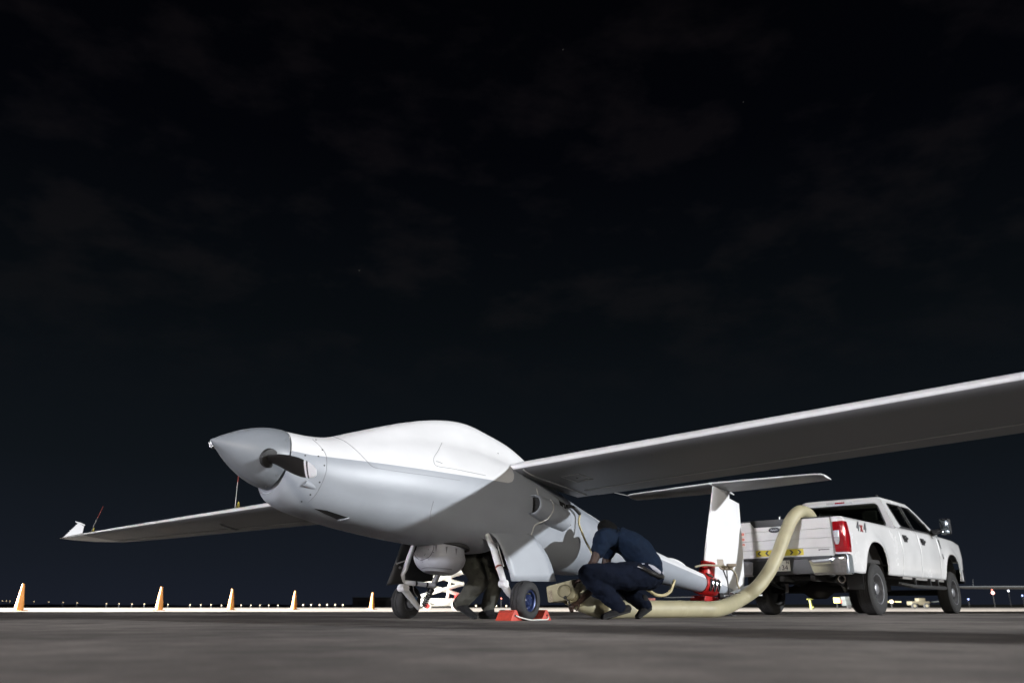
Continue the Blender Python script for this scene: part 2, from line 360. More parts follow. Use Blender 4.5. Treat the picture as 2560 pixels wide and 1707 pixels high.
# cowling seams, panels and fasteners
skin_line('cowling_seam', [(781, 1098), (797, 1112), (812, 1131), (817, 1150), (815, 1180), (806, 1205), (790, 1235), (770, 1255)], .0026, seam)
skin_line('hatch_seam', [(833, 1091), (862, 1103), (890, 1125), (915, 1150), (930, 1165), (944, 1170)], .0026, seam)
skin_line('paint_edge_seam', [(944, 1170), (1010, 1180), (1090, 1191), (1150, 1200)], .0016, seam)
skin_line('access_panel_seam', [(1105, 1106), (1096, 1125), (1085, 1143), (1085, 1156), (1094, 1165), (1130, 1171), (1180, 1181), (1214, 1188)], .0026, seam)
skin_line('door_latch', [(1090, 1153), (1096, 1154), (1106, 1158)], .003, seam)
skin_line('belly_seam', [(1084, 1252), (1079, 1270), (1076, 1285), (1075, 1303)], .0024, seam)
for u, v in ((790, 1099), (806, 1124), (796, 1140), (763, 1138), (811, 1163), (799, 1205), (776, 1236), (754, 1253), (1245, 1333 - 200)):
    h = hit(u, v, .0); 
    if h is not None:
        q, n, i, dd = full.find_nearest(h); 
        if n.dot(LOC(CO) - h) < 0: n = -n
        obj('screw', MB().lathe([(-.002, .0085), (.002, .0075)], axisM(h, n), 10), darkmetal, fus)
# small blister and its round port on the cowl
h = hit(757, 1205); q, n, i, dd = full.find_nearest(h)
if n.dot(LOC(CO) - h) < 0: n = -n
bd = Vector((1, 0, -.12)).normalized()
mb = MB().rings([[h + bd * (.02 + .19 * k / 10) + (n * math.cos(2 * math.pi * j / 16) + bd.cross(n) * math.sin(2 * math.pi * j / 16)) * (.034 * math.sqrt(max(.0005, 1 - (k / 10) ** 1.6))) for j in range(16)] for k in range(11)])
bl = obj('cowl_blister', mb, two_tone() if False else MATS['aircraft_two_tone'], fus)
obj('blister_port', MB().lathe([(-.006, .020), (.004, .019)], axisM(h + bd * .02 + n * .006, -bd), 20), spin_grey, bl)
# flush intake low on the flank
pix = [(787, 1270), (820, 1276), (862, 1288), (872, 1293), (850, 1296), (848, 1300)]
a = [hit(u, v, .004) for u, v in ((787, 1270), (818, 1275), (872, 1293), (845, 1297), (812, 1283))]
if all(q is not None for q in a):
    mb = MB(); mb.prism(a, Vector((0, .02, 0))); it = obj('flush_intake', mb, void, fus, smooth=False)
    obj('intake_lip', MB().tube([hit(846, 1299, .004), hit(858, 1295, .012), hit(873, 1293, .004)], .006, 8), grey_paint, fus)

# --- wings
def airfoil(n=26, tk=.15):
    up = []; lo = []
    for i in range(n + 1):
        x = .5 * (1 - math.cos(math.pi * i / n)); yt = 5 * tk * (.2969 * math.sqrt(x) - .126 * x - .3516 * x * x + .2843 * x ** 3 - .1036 * x ** 4)
        cb = .032 * (2 * .42 * x - x * x) / .42 ** 2 if x < .42 else .032 / (1 - .42) ** 2 * (1 - 2 * .42 + 2 * .42 * x - x * x)
        up.append((x, cb + yt)); lo.append((x, cb - yt * .92))
    return up, lo
INC = R(1.2)
# p, leading edge s, chord, z of leading edge (before dihedral)
PLAN = [(.30, .13, 1.26), (1.0, .13, 1.25), (5.2, .13, 1.13), (10.0, .15, .95), (12.0, .17, .82), (12.8, .19, .55), (13.3, .205, .26), (13.5, .215, .08)]
def wing_pt(sd, p, x, y, tk):
    sl = lerp_table(PLAN, p, 1); c = lerp_table(PLAN, p, 2); dih = math.tan(R(.95 if sd > 0 else .12))
    return B(sl + c * (x * math.cos(INC) + y * math.sin(INC)), sd * p, 1.594 + p * dih + c * (y * math.cos(INC) - x * math.sin(INC)))
def wing(sd):
    ps = [.30, .6, 1, 2, 3, 4, 5.2, 6, 7, 8, 9, 10, 11, 12, 12.4, 12.8, 13.1, 13.3, 13.42, 13.5]
    def part(x0, x1, pr):
        rs = []
        for p in pr:
            tk = .155 - .03 * p / 14; up, lo = airfoil(30, tk)
            u_ = [q for q in up if x0 - 1e-6 <= q[0] <= x1 + 1e-6]; l_ = [q for q in lo if x0 - 1e-6 <= q[0] <= x1 + 1e-6]
            rs.append([wing_pt(sd, p, x, y, tk) for x, y in u_[::-1] + (l_[1:] if x0 == 0 else l_)])
        return MB().rings(rs)
    xs = [.5 * (1 - math.cos(math.pi * i / 30)) for i in range(31)]; cut = xs[21]; cut0 = xs[21]
    def whiten(o, nring, nup):        # white upper skin and leading edge, grey belly
        o.data.materials.append(white_paint)
        for f in o.data.polygons:
            c = f.center; pp = abs(c.y); x = (c.x - lerp_table(PLAN, pp, 1)) / lerp_table(PLAN, pp, 2)
            dih = math.tan(R(.95 if sd > 0 else .12)); y = (c.z - 1.594 - pp * dih) / lerp_table(PLAN, pp, 2)
            if f.normal.z > .0 or x < .009: f.material_index = 1
        return o
    w = whiten(obj('wing', part(0, 1, [p for p in ps if p <= .6]), wing_grey, AC), 0, 0)
    m = whiten(obj('wing_panel', part(0, cut0, [p for p in ps if .6 <= p <= 12.0]), wing_grey, w), 0, 0)
    obj('wing_tip', part(0, 1, [p for p in ps if p >= 12.0]), mat('tip_grey', (.46, .46, .45), .45, noise=.05), w)
    for nm, a, bb in (('flap', .606, 6.6), ('aileron', 6.62, 11.99)):
        rs = []
        for p in [a] + [p for p in ps if a < p < bb] + [bb]:
            tk = .155 - .03 * p / 14; up, lo = airfoil(30, tk)
            u_ = [(x + .004, y) for x, y in up[21:]]; l_ = [(x + .004, y) for x, y in lo[21:]]
            rs.append([wing_pt(sd, p, x, y - .002, tk) for x, y in u_[::-1] + l_])
        obj(nm, MB().rings(rs), wing_grey, w)
    # thin sealing tape along the hinge line, underside
    tk = .14; pts = []
    for p in [.62 + 11.3 * i / 40 for i in range(41)]:
        up, lo = airfoil(30, .155 - .03 * p / 14); x, y = lo[21]; pts.append(wing_pt(sd, p, x + .002, y - .0005, 0))
    obj('hinge_tape', MB().tube(pts, .008, 6), mat('tape_pale', (.42, .42, .41), .5), w)
    # winglet
    tipc = lerp_table(PLAN, 13.7, 2); q0 = wing_pt(sd, 13.35, .10, .02, .12); q1 = q0 + B(.34, -sd * .12, .0)
    upv = B(.16, -sd * .02, .34)
    mb = MB().prism([q0, q1, q1 * .35 + q0 * .65 + upv + B(.06, 0, -.02), q0 + upv + B(.05, 0, .03)], B(0, sd * .012, 0))
    wl = obj('winglet', mb, white_paint, w, bevel=.003)
    tq = q0 + upv + B(.05, 0, .03); obj('winglet_cap', MB().tube([tq + B(-.06, 0, .01), tq + B(.04, 0, .0), tq + B(.15, 0, -.02)], [.012, .022, .014], 10), white_paint, wl)
    return w
wn = wing(1); wf = wing(-1)
# root fairing line of the near wing, access panel under it
def under(sd, p, x, dz=-.001):
    up, lo = airfoil(30, .155 - .03 * p / 14); i = min(range(31), key=lambda k: abs(lo[k][0] - x)); y = lo[i][1]
    return wing_pt(sd, p, lo[i][0], y + dz, 0)
pts = []
for i in range(9):
    x = .02 + .93 * i / 8; pts.append(under(1, .53 - .10 * max(0, x - .45), x, -.003))
obj('root_seal', MB().tube(bez(pts, 3), .009, 6), mat('tape_grey', (.42, .42, .41), .5), wn)
sq = [under(1, .78, .30, -.002), under(1, .78, .52, -.002), under(1, 1.02, .52, -.002), under(1, 1.02, .30, -.002)]
obj('panel_frame', MB().tube(sq + [sq[0]], .005, 5), mat('tape_grey', (.42, .42, .41), .5), wn)
obj('panel_lock', MB().lathe([(-.002, .012), (.004, .01)], axisM((sq[0] + sq[2]) / 2, (0, 0, -1)), 12), darkmetal, wn)
# wire probe and pitot masts on the far wing
for u, v, ub, vb, r in ((600, 1150, 588, 1274, .006), (258, 1265, 227, 1331, .006)):
    Yb = 1
    # the mast stands on the far wing's upper surface near its leading edge
    best = min((wing_pt(-1, p_ / 20, .06, .03, 0) for p_ in range(20, 270)), key=lambda q: abs((lambda w: 1280 + F * w.x / (w.y * ct + (w.z - CAMH) * sn))(AM @ q) - ub))
    Wb = AM @ best; top = LOC(AT(u, v, Wb.y)); d = top - best
    mst = obj('mast', MB().tube([best, best + d * .5, top], [r, r * .8, r * .6], 8), steel, wf)
    obj('mast_tip', MB().tube([best + d * .55, top], [r * 1.05, r * .8], 8), mat('flag_red', (.22, .03, .02), .6), mst)
    k = d.length
    lp = [best + Vector((.03, .0, 0)), best + Vector((.03, 0, .05)) + d * .05, best + d * .12 + Vector((.02, -.05, .03)), best + d * .10 + Vector((0, -.11, .01)), best + Vector((0, -.13, -.01))]
    obj('tether_loop', MB().tube(bez(lp, 5), .004, 6), mat('tether_yellow', (.55, .45, .06), .6), mst)
# aileron drive fairing below far wing
q = under(-1, 6.9, .5); obj('actuator_fairing', MB().tube([q + B(-.10, 0, .0), q + B(0, 0, -.02), q + B(.22, 0, -.035), q + B(.28, 0, -.02)], [.006, .014, .02, .012], 10), wing_grey, wf)

# --- tail
def slab(prof, tk, n=14, cut=1.0):     # prof: rows of (leading s, trailing s, p, z, thickness dir); symmetrical section
    rs = []
    for s0, s1, pt in prof:
        c = s1 - s0; up = []
        ring = []
        for i in range(n + 1):
            x = .5 * (1 - math.cos(math.pi * i / n)); y = 5 * tk * (.2969 * math.sqrt(x) - .126 * x - .3516 * x * x + .2843 * x ** 3 - .1036 * x ** 4) * c; up.append((s0 + x * c, y))
        if cut < 1:
            yc = 5 * tk * (.2969 * math.sqrt(cut) - .126 * cut - .3516 * cut ** 2 + .2843 * cut ** 3 - .1036 * cut ** 4) * c
            up = [q for q in up if q[0] < s0 + cut * c - .01] + [(s0 + cut * c, yc)]
            rs.append([pt(a, b_) for a, b_ in up[::-1]] + [pt(a, -b_) for a, b_ in up[1:]]); continue
        rs.append([pt(a, b_) for a, b_ in up[::-1]] + [pt(a, -b_) for a, b_ in up[1:-1]])
    return MB().rings(rs)
FZ0, FZ1 = 1.17, 2.655
def fe(z): k = (z - FZ0) / (FZ1 - FZ0); return 4.70 + .34 * k, 5.90 - .20 * k
zs = [FZ0 + (FZ1 - FZ0) * i / 12 for i in range(13)]
def frow(z, x0, x1):
    a, b_ = fe(z); return (a + (b_ - a) * x0, a + (b_ - a) * x1, (lambda s, y, z=z: B(s, y, z)))
fin = obj('fin', slab([(fe(z)[0], fe(z)[1], (lambda s, y, z=z: B(s, y, z))) for z in zs], .11, 20, .72), white_paint, AC)
rud_z = [1.14, 1.2, 1.4, 1.7, 2.0, 2.3, 2.5, 2.56]
def rudder_sec(z):
    k = max(0, (z - FZ0) / (FZ1 - FZ0)); a, b_ = fe(max(FZ0, z)); c0 = a + (b_ - a) * .72 + .002; c1 = b_ + (.16 * max(0, 1 - abs(k - .30) / .55) if k > .02 else .12)
    c1 = 5.98 - .13 * max(0, k - .3) / .7 - .02 * (k < .05); h = .0309 * (b_ - a)
    return [B(c0, h, z), B(c0 + (c1 - c0) * .5, h * .62, z), B(c1, .003, z), B(c1, -.003, z), B(c0 + (c1 - c0) * .5, -h * .62, z), B(c0, -h, z)]
obj('rudder', MB().rings([rudder_sec(z) for z in rud_z]), white_paint, fin)
TZ = 2.675
TP = [(0, 4.97, 5.56), (.5, 5.0, 5.55), (1.3, 5.06, 5.50), (1.60, 5.09, 5.48), (1.68, 5.12, 5.47), (1.71, 5.19, 5.46)]
pr = [-q[0] for q in TP[::-1]] + [q[0] for q in TP[1:]]
rows = [(lerp_table(TP, abs(p_), 1), lerp_table(TP, abs(p_), 2), (lambda s, y, p_=p_: B(s, p_, TZ + y + .01 * abs(p_) * 0))) for p_ in pr]
stab = obj('stabilizer', slab(rows, .12), wing_grey, AC)
stab.data.materials.append(white_paint)
for f in stab.data.polygons:
    if f.normal.z > 0 or f.normal.x < -.75: f.material_index = 1
obj('stabilizer_fairing', MB().tube([B(4.93, 0, 2.665), B(5.05, 0, 2.675), B(5.4, 0, 2.68), B(5.70, 0, 2.67)], [.012, .03, .03, .01], 14), white_paint, stab)
obj('static_probe', MB().tube([B(5.18, -1.68, TZ), B(4.95, -1.84, TZ + .02)], .006, 6), steel, stab)
q = .03
obj('spine_blister', MB().rings([[B(3.75 + .55 * k / 12, .055 * math.cos(2 * math.pi * j / 16) * max(.001, math.sin(math.pi * k / 12)) ** .6, fT(3.75 + .55 * k / 12) - .01 + .05 * math.sin(2 * math.pi * j / 16) * max(.001, math.sin(math.pi * k / 12)) ** .6) for j in range(16)] for k in range(13)]), white_paint, fus)
# frame joint of the tail cone
mb = MB().rings([[Vector((s, v.y * k, 1.14 + (v.z - 1.14) * k)) for v in section(s)] for s, k in ((1.795, 1.001), (1.797, 1.009), (1.806, 1.009), (1.808, 1.001))], False)
obj('joint_ring', mb, MATS['aircraft_two_tone'], fus)

# --- exhaust pod on the port flank, with its round inlet
p0 = onplane(1331, 1260, .58); p1 = onplane(1404, 1300, .46)
d = (p1 - p0).normalized(); Mx = axisM(p0, d); ln = (p1 - p0).length
pod = obj('cooling_pod', MB().lathe([(.12, .088), (.03, .092), (.0, .094), (-.007, .099), (.0, .105), (.03, .113), (ln * .35, .132), (ln * .7, .138), (ln, .13), (ln + .002, .09)], Mx, 36), grey_paint, AC)
obj('pod_inlet', MB().lathe([(.045, .0915), (.049, .001)], Mx, 30), void, pod)
# sealing tapes over the flank
mm = mat('tape_white', (.62, .62, .60), .6)
skin_line('tape_strip', [(1341, 1221), (1343, 1229), (1345, 1237)], .006, mm, off=.001)
tp = []
for k in range(9):
    a = R(62 - 125 * k / 8); v_ = Mx @ Vector((0, 0, ln * (.42 - .10 * k / 8))); n_ = Vector((0, -1, 0)) * math.cos(a) + Vector((0, 0, 1)) * math.sin(a); tp.append(v_ + n_ * .136)
for uv in ((1337, 1312), (1331, 1327), (1326, 1339)):
    h = hit(*uv, .004)
    if h is not None: tp.append(h)
obj('tape_strip', MB().tube(bez(tp, 3), .007, 6), mm, pod)
# open filler hatch with dangling lid
a = [hit(u, v, .004) for u, v in ((1396, 1250), (1411, 1258), (1416, 1272), (1408, 1276), (1399, 1266))]
if all(a):
    hz = obj('filler_hatch', MB().prism(a, B(0, -.012, 0)), void, fus, smooth=False)
    obj('hatch_rim', MB().tube([hit(u, v, .004) for u, v in ((1396, 1250), (1411, 1258), (1416, 1272), (1408, 1276), (1399, 1266), (1396, 1250))], .004, 6), steel, hz)
a = [hit(1409, 1302, .01), hit(1415, 1302, .05), hit(1417, 1312, .06), hit(1408, 1322, .03), hit(1402, 1320, .012)]
if all(a): obj('hatch_lid', MB().prism(a, B(.004, -.008, 0)), darkmetal, fus, smooth=False)
skin_line('lid_cord', [(1405, 1277), (1410, 1289), (1411, 1301)], .003, black, off=.006)

# --- sensor turret
tcen = Vector((-.40, 0, .590)); TR = .268
prof = [(.10, .235), (.095, .243), (.02, .249), (-.035, TR)] + [(-.035 - .180 * math.sin(R(a)), TR * math.cos(R(a)) ** .80) for a in (8, 16, 24, 32, 40, 48, 54, 59)]
zl, rl = prof[-1]
prof += [(zl - .004, rl * .98), (zl - .010, rl * .80), (zl - .013, .002)]
TM = Matrix.Translation(tcen)
tm = mat('turret_grey', (.36, .365, .40), .42, noise=.08, scale=14)
tur = obj('sensor_turret', MB().lathe([(a, r_) for a, r_ in prof], TM, 64), tm, AC)
tv = BVHTree.FromPolygons([tuple(v.co) for v in tur.data.vertices], [tuple(f.vertices) for f in tur.data.polygons])
def thit(u, v, off=0):
    o = LOC(CO); d = (AI.to_3x3() @ ray(u, v)).normalized(); q, n, i, ds = tv.ray_cast(o, d)
    return None if q is None else q + n * off
def tline(name, pix, r, m):
    pts = [thit(q.x, q.y) for q in bez([(a, b_, 0) for a, b_ in pix], 6)]; pts = [q for q in pts if q]
    if len(pts) > 2: obj(name, MB().tube(pts, r, 5), m, tur)
tline('cover_seam', [(1087, 1346), (1086, 1356), (1083, 1374), (1075, 1389), (1064, 1396), (1052, 1399), (1041, 1393), (1036, 1383)], .0035, mat('turret_seam', (.07, .07, .08), .6))
tline('window_rim', [(1056, 1420), (1070, 1418), (1095, 1419), (1118, 1421), (1130, 1423)], .0035, mat('turret_seam', (.07, .07, .08), .6))
for u, v in ((1043, 1386), (1063, 1384), (1071, 1373), (1075, 1359), (1061, 1387), (1084, 1380), (1072, 1398), (1057, 1404)):
    h = thit(u, v)
    if h: obj('screw', MB().lathe([(-.002, .0045), (.0015, .004)], axisM(h, (h - tcen).normalized()), 8), darkmetal, tur)
for u, v in ((1091, 1370), (1117, 1374), (1141, 1378)):
    a = [thit(u - 3, v - 8, .0015), thit(u + 2, v - 8, .0015), thit(u - 1, v + 10, .0015)]
    if all(a): obj('cooling_slot', MB().prism(a, (a[0] - tcen).normalized() * .002), mat('slot_grey', (.13, .13, .14), .6), tur, smooth=False)
obj('turret_collar', MB().lathe([(.10, .285), (.05, .29), (.045, .262), (.10, .258)], TM @ Matrix.Translation((.01, 0, .015)), 48), mat('collar_dark', (.03, .03, .03), .7), tur)

# --- main landing gear
WR, WWD = .186, .155
def wheel(center, parent, axle, outer):
    Mx = axisM(center, axle)
    h = WWD / 2
    tp = [(-h * .62, .098), (-h * .92, .108), (-h, .130), (-h * .97, .152), (-h * .80, .172), (-h * .5, .182), (-h * .30, .185), (-h * .28, .180), (-h * .22, .180), (-h * .20, .186), (h * .20, .186), (h * .22, .180), (h * .28, .180), (h * .30, .185), (h * .5, .182), (h * .80, .172), (h * .97, .152), (h, .130), (h * .92, .108), (h * .62, .098)]
    w = obj('wheel', MB().lathe(tp, Mx, 48, cap=False), rubber, parent)
    bl_ = mat('rim_blue', (.020, .034, .105), .36, .4, noise=.15, scale=30, coat=.3)
    obj('rim', MB().lathe([(h * .60, .100), (h * .72, .099), (h * .66, .088), (h * .30, .080), (h * .25, .060), (h * .55, .046), (h * .62, .040), (h * .62, .020), (h * .70, .018), (h * .70, .001)], Mx, 40, cap=False), bl_, w)
    obj('rim', MB().lathe([(-h * .60, .100), (-h * .72, .099), (-h * .5, .085), (-h * .2, .078), (-h * .2, .001)], Mx, 40, cap=False), mat('drum_grey', (.10, .10, .11), .5, .5), w)
    for k in range(6):
        a = 2 * math.pi * k / 6; obj('wheel_bolt', MB().lathe([(h * .3, .006), (h * .42, .0055)], Mx @ Matrix.Translation((.070 * math.cos(a), .070 * math.sin(a), 0)), 6), steel, w)
    obj('valve', MB().lathe([(h * .3, .005), (h * .75, .004)], Mx @ axisM((.062, .012, 0), (0, 0, 1)), 8), mat('brass_cap', (.55, .50, .12), .4, .4), w)
    obj('brake_disc', MB().lathe([(-h * .85, .068), (-h * .95, .068), (-h * .95, .02)], Mx, 32), steel, w)
    return w
AX = Vector((0, -1, 0))                          # axle direction (towards port) in the body frame
cN = LOC(WN + Vector((0, 0, WR - .006))); cF = LOC(WF + Vector((0, 0, WR - .006)))
gN = obj('landing_gear', MB().tube([onplane(1214, 1330, .42), onplane(1226, 1356, .50), onplane(1237, 1380, .58)], [.028, .030, .030], 14), gear_white, AC)
kneeN = onplane(1259, 1453, .775)
obj('strut', MB().tube([onplane(1235, 1375, .57), onplane(1246, 1412, .655), kneeN], [.034, .034, .030], 16), gear_white, gN)
for u, v, pp in ((1240, 1391, .60), (1247, 1418, .67)):
    c_ = onplane(u, v, pp); dd = (kneeN - onplane(1235, 1375, .57)).normalized(); obj('strap', MB().lathe([(-.010, .0365), (.010, .0365)], axisM(c_, dd), 18), band_brown, gN)
obj('knee_joint', MB().lathe([(-.042, .032), (-.038, .036), (.038, .036), (.042, .032)], axisM(kneeN + Vector((0, 0, -.02)), AX), 18), gear_white, gN)
axN = cN + Vector((0, .10, 0))
obj('trailing_link', MB().tube([kneeN + Vector((.0, 0, -.02)), (kneeN + axN) / 2 + Vector((-.02, 0, -.02)), axN], [.040, .033, .026], 12), gear_white, gN)
obj('axle', MB().tube([axN, cN], .02, 12), steel, gN)
wheel(cN, gN, (AX + Vector((.17, 0, 0))).normalized(), 1)
obj('brake_hose', MB().tube(bez([onplane(1228, 1352, .5), onplane(1236, 1400, .52), onplane(1256, 1445, .66), axN + Vector((0, .03, .05))], 6), .005, 6), black, gN)
obj('door_rod', MB().tube([onplane(1206, 1345, .40), onplane(1241, 1360, .60)], .007, 8), steel, gN)
obj('rod_end', MB().lathe([(-.012, .018), (.012, .018)], axisM(onplane(1241, 1360, .61), AX), 14), steel, gN)
obj('door_stay', MB().tube([onplane(1244, 1362, .61), onplane(1259, 1415, .61)], .006, 8), gear_white, gN)
# doors: curved panels hinged on the flank
def door(sd, outer, inner_m, outer_m):
    rows = []; inner = []
    tab = outer
    for i in range(9):
        k = i / 8; row = []
        for j in range(9):
            q = j / 8
            a = Vector(tab['fwd'](k)); b_ = Vector(tab['aft'](k)); v = a.lerp(b_, q); row.append(v)
        rows.append(row)
    m1 = MB(); n = 9
    m1.v = [v for r_ in rows for v in r_]; m1.f = [(i * n + j, i * n + j + 1, (i + 1) * n + j + 1, (i + 1) * n + j) for i in range(n - 1) for j in range(n - 1)]
    o = obj('gear_door', m1, outer_m, AC); 
    md = o.modifiers.new('thick', 'SOLIDIFY'); md.thickness = .012; md.offset = 0
    return o
def curve(pix, pl):
    pts = bez([onplane(u, v, p_) for (u, v), p_ in zip(pix, pl)], 8)
    return lambda k: pts[min(len(pts) - 1, int(round(k * (len(pts) - 1))))]
def curve3(pts_):
    pts_ = bez(pts_, 8); return lambda k: pts_[min(len(pts_) - 1, int(round(k * (len(pts_) - 1))))]
tf = hit(1224, 1330, -.025) or onplane(1224, 1330, .43); ta = hit(1316, 1330, -.025) or onplane(1316, 1330, .47)
dn = door(1, dict(fwd=curve3([tf, onplane(1245, 1354, -tf.y + .055), onplane(1264, 1398, -tf.y + .11), onplane(1279, 1452, -tf.y + .14)]), aft=curve3([ta, onplane(1340, 1347, -ta.y + .055), onplane(1371, 1394, -ta.y + .095), onplane(1390, 1453, -ta.y + .12)])), black, grey_paint)
dn['label'] = 'grey main gear door hanging open beside the blue-rimmed wheel'
mbd = MB(); fw = curve([(1004, 1358), (992, 1395), (978, 1432), (967, 1462)], [-.50, -.60, -.64, -.66]); af = curve([(1088, 1362), (1086, 1395), (1084, 1425), (1080, 1452)], [-.50, -.60, -.64, -.66])
df = door(-1, dict(fwd=fw, aft=af), black, black)
for u, v in ((992, 1408), (1000, 1418)):
    obj('door_fitting', MB().lathe([(-.008, .014), (.008, .012)], axisM(onplane(u, v, -.615), AX), 12), steel, df)
obj('door_rod', MB().tube([onplane(992, 1408, -.61), onplane(1016, 1400, -.52)], .007, 8), steel, df)
# far leg with shock absorber
gF = obj('landing_gear', MB().tube([onplane(1036, 1352, -.45), onplane(1031, 1369, -.50), onplane(1013, 1421, -.62), onplane(1005, 1434, -.65), onplane(1006, 1466, -.70)], [.026, .027, .030, .032, .032], 16), gear_white, AC)
kneeF = onplane(1008, 1469, -.71)
obj('knee_joint', MB().lathe([(-.06, .034), (-.055, .040), (.055, .040), (.06, .034)], axisM(kneeF, AX), 18), gear_white, gF)
axF = onplane(1047, 1519, -.77)
obj('trailing_link', MB().tube([kneeF + Vector((.01, 0, -.005)), kneeF.lerp(axF, .35), axF], [.038, .036, .026], 12, flat=1.0), gear_white, gF)
wheel(cF, gF, -(AX + Vector((.12, 0, 0))).normalized(), -1)
obj('axle', MB().tube([cF.lerp(Vector((cF.x, axF.y, cF.z)), 1.0), cF], .02, 12), steel, gF)
cs0, cs1 = onplane(1010, 1455, -.66), onplane(1086, 1463, -.55)
obj('cross_brace', MB().tube([cs0, cs1], .026, 14), gear_white, gF)
for k in (.38, .74):
    c_ = cs0.lerp(cs1, k); obj('strap', MB().lathe([(-.010, .0285), (.010, .0285)], axisM(c_, (cs1 - cs0)), 16), black, gF)
sh0, sh1 = onplane(1097, 1432, -.50), onplane(1058, 1516, -.72)
obj('shock_absorber', MB().tube([sh0, sh0.lerp(sh1, .35), sh0.lerp(sh1, .36), sh0.lerp(sh1, .62), sh1], [.030, .030, .022, .022, .016], 14), mat('shock_grey', (.25, .25, .26), .4, .4), gF)
mb = MB(); cs = []
Mx = axisM(sh0.lerp(sh1, .52), sh1 - sh0); lnn = (sh1 - sh0).length * .45
for k in range(121): a = 2 * math.pi * k / 12 * 0.75; cs.append(Mx @ Vector((.030 * math.cos(a), .030 * math.sin(a), lnn * k / 120)))
obj('coil_spring', mb.tube(cs, .0065, 6), black, gF)
for k in (.37, .5): obj('clamp', MB().lathe([(-.014, .038), (.014, .038)], axisM(sh0.lerp(sh1, k), sh1 - sh0), 14), darkmetal, gF)
obj('brake_caliper', MB().box((-.035, -.02, -.03), (.035, .02, .03), Matrix.Translation(Vector((cF.x + .05, axF.y * .5 + cF.y * .5, cF.z + .03)))), mat('anodised_blue', (.16, .28, .5), .35, .5), gF, bevel=.006)
obj('brake_hose', MB().tube(bez([onplane(1031, 1440, -.66), onplane(1034, 1475, -.70), onplane(1044, 1492, -.74)], 6), .005, 6), steel, gF)

# ================================================================== TAIL DOLLY under the tail boom
def skin_at(s, a, k=1.0):
    c = Vector((s, 0, fM(s))); zt, zb, w = fT(s), fB(s), fW(s)
    y = w * math.cos(a); z = (zt - c.z if math.sin(a) > 0 else c.z - zb) * math.sin(a)
    return c + Vector((0, y, z)) * k
DC = AM @ B(4.83, 0, 0); DC.z = 0
dolly = thing('tail_dolly', 'red clamp dolly strapped round the tail boom, with small black wheels', 'dolly', Matrix.Translation(DC))
DI = dolly.matrix_world.inverted()
def dobj(name, mb, m, parent=dolly, **k):           # mesh given in the body frame of the aircraft
    mb.v = [DI @ (AM @ q) for q in mb.v]; return obj(name, mb, m, parent, **k)
def wobj(name, mb, m, parent=dolly, **k):
    mb.v = [DI @ Vector(q) for q in mb.v]; return obj(name, mb, m, parent, **k)
S0, S1 = 4.62, 5.02
nA = 40
outer = [[skin_at(s, 2 * math.pi * j / nA, 1.10 if i in (0, 5) else 1.17) for j in range(nA)] for i, s in enumerate((S0, S0 + .025, S0 + .13, S1 - .13, S1 - .025, S1))]
shell = dobj('clamp_shell', MB().rings(outer, True), red_paint)
# collar that grips the fin root
mb = MB(); rr = []
for i in range(7):
    z = 1.15 + .30 * i / 6; k = 1 - .12 * i / 6
    rr.append([B(4.70 + .014 * i + (.34 * k) * (1 - math.cos(2 * math.pi * j / 24)) * .5 - .05, .105 * k * math.sin(2 * math.pi * j / 24), z) for j in range(24)])
dobj('fin_collar', MB().rings(rr), red_paint)
# keel block under the boom
q = [B(S0 - .02, -.12, .93), B(S1 + .01, -.12, .96), B(S1 + .01, .12, .96), B(S0 - .02, .12, .93)]
mb = MB().rings([q, [v + B(-.02, 0, -.10) for v in q]], True); dobj('keel_block', mb, red_paint, bevel=.012)
for i in range(3):          # oval toggle latches with chrome levers
    s = S0 + .085 + .115 * i; a = math.pi + R(8 - 5 * i)
    c = skin_at(s, a, 1.175); n_ = Vector((0, math.cos(a), math.sin(a))); t_ = Vector((0, -n_.z, n_.y))
    la = dobj('latch_recess', MB().rings([[c + n_ * h_ + (Vector((1, 0, 0)) * math.cos(2 * math.pi * j / 20) * .034 + t_ * math.sin(2 * math.pi * j / 20) * .092) * r_ for j in range(20)] for h_, r_ in ((-.01, 1), (.006, 1), (.008, .85))]), black)
    dobj('latch_lever', MB().tube([c + n_ * .012 + t_ * .07, c + n_ * .028 + t_ * .02, c + n_ * .022 - t_ * .05, c + n_ * .012 - t_ * .07], [.007, .011, .012, .008], 8), chrome)
    dobj('latch_hook', MB().tube([c + n_ * .012 + t_ * .07 + Vector((.016, 0, 0)), c + n_ * .024 + Vector((.016, 0, 0)), c + n_ * .012 - t_ * .06 + Vector((.016, 0, 0))], .004, 6), steel)
a = R(48); c = skin_at(S0 + .12, math.pi - a, 1.16); dobj('top_latch', MB().box((-.07, -.03, -.015), (.07, .03, .02), axisM(c, (0, math.cos(math.pi - a), math.sin(math.pi - a)), (1, 0, 0)) @ Matrix.Rotation(R(0), 4, 'X')), darkmetal, bevel=.006)
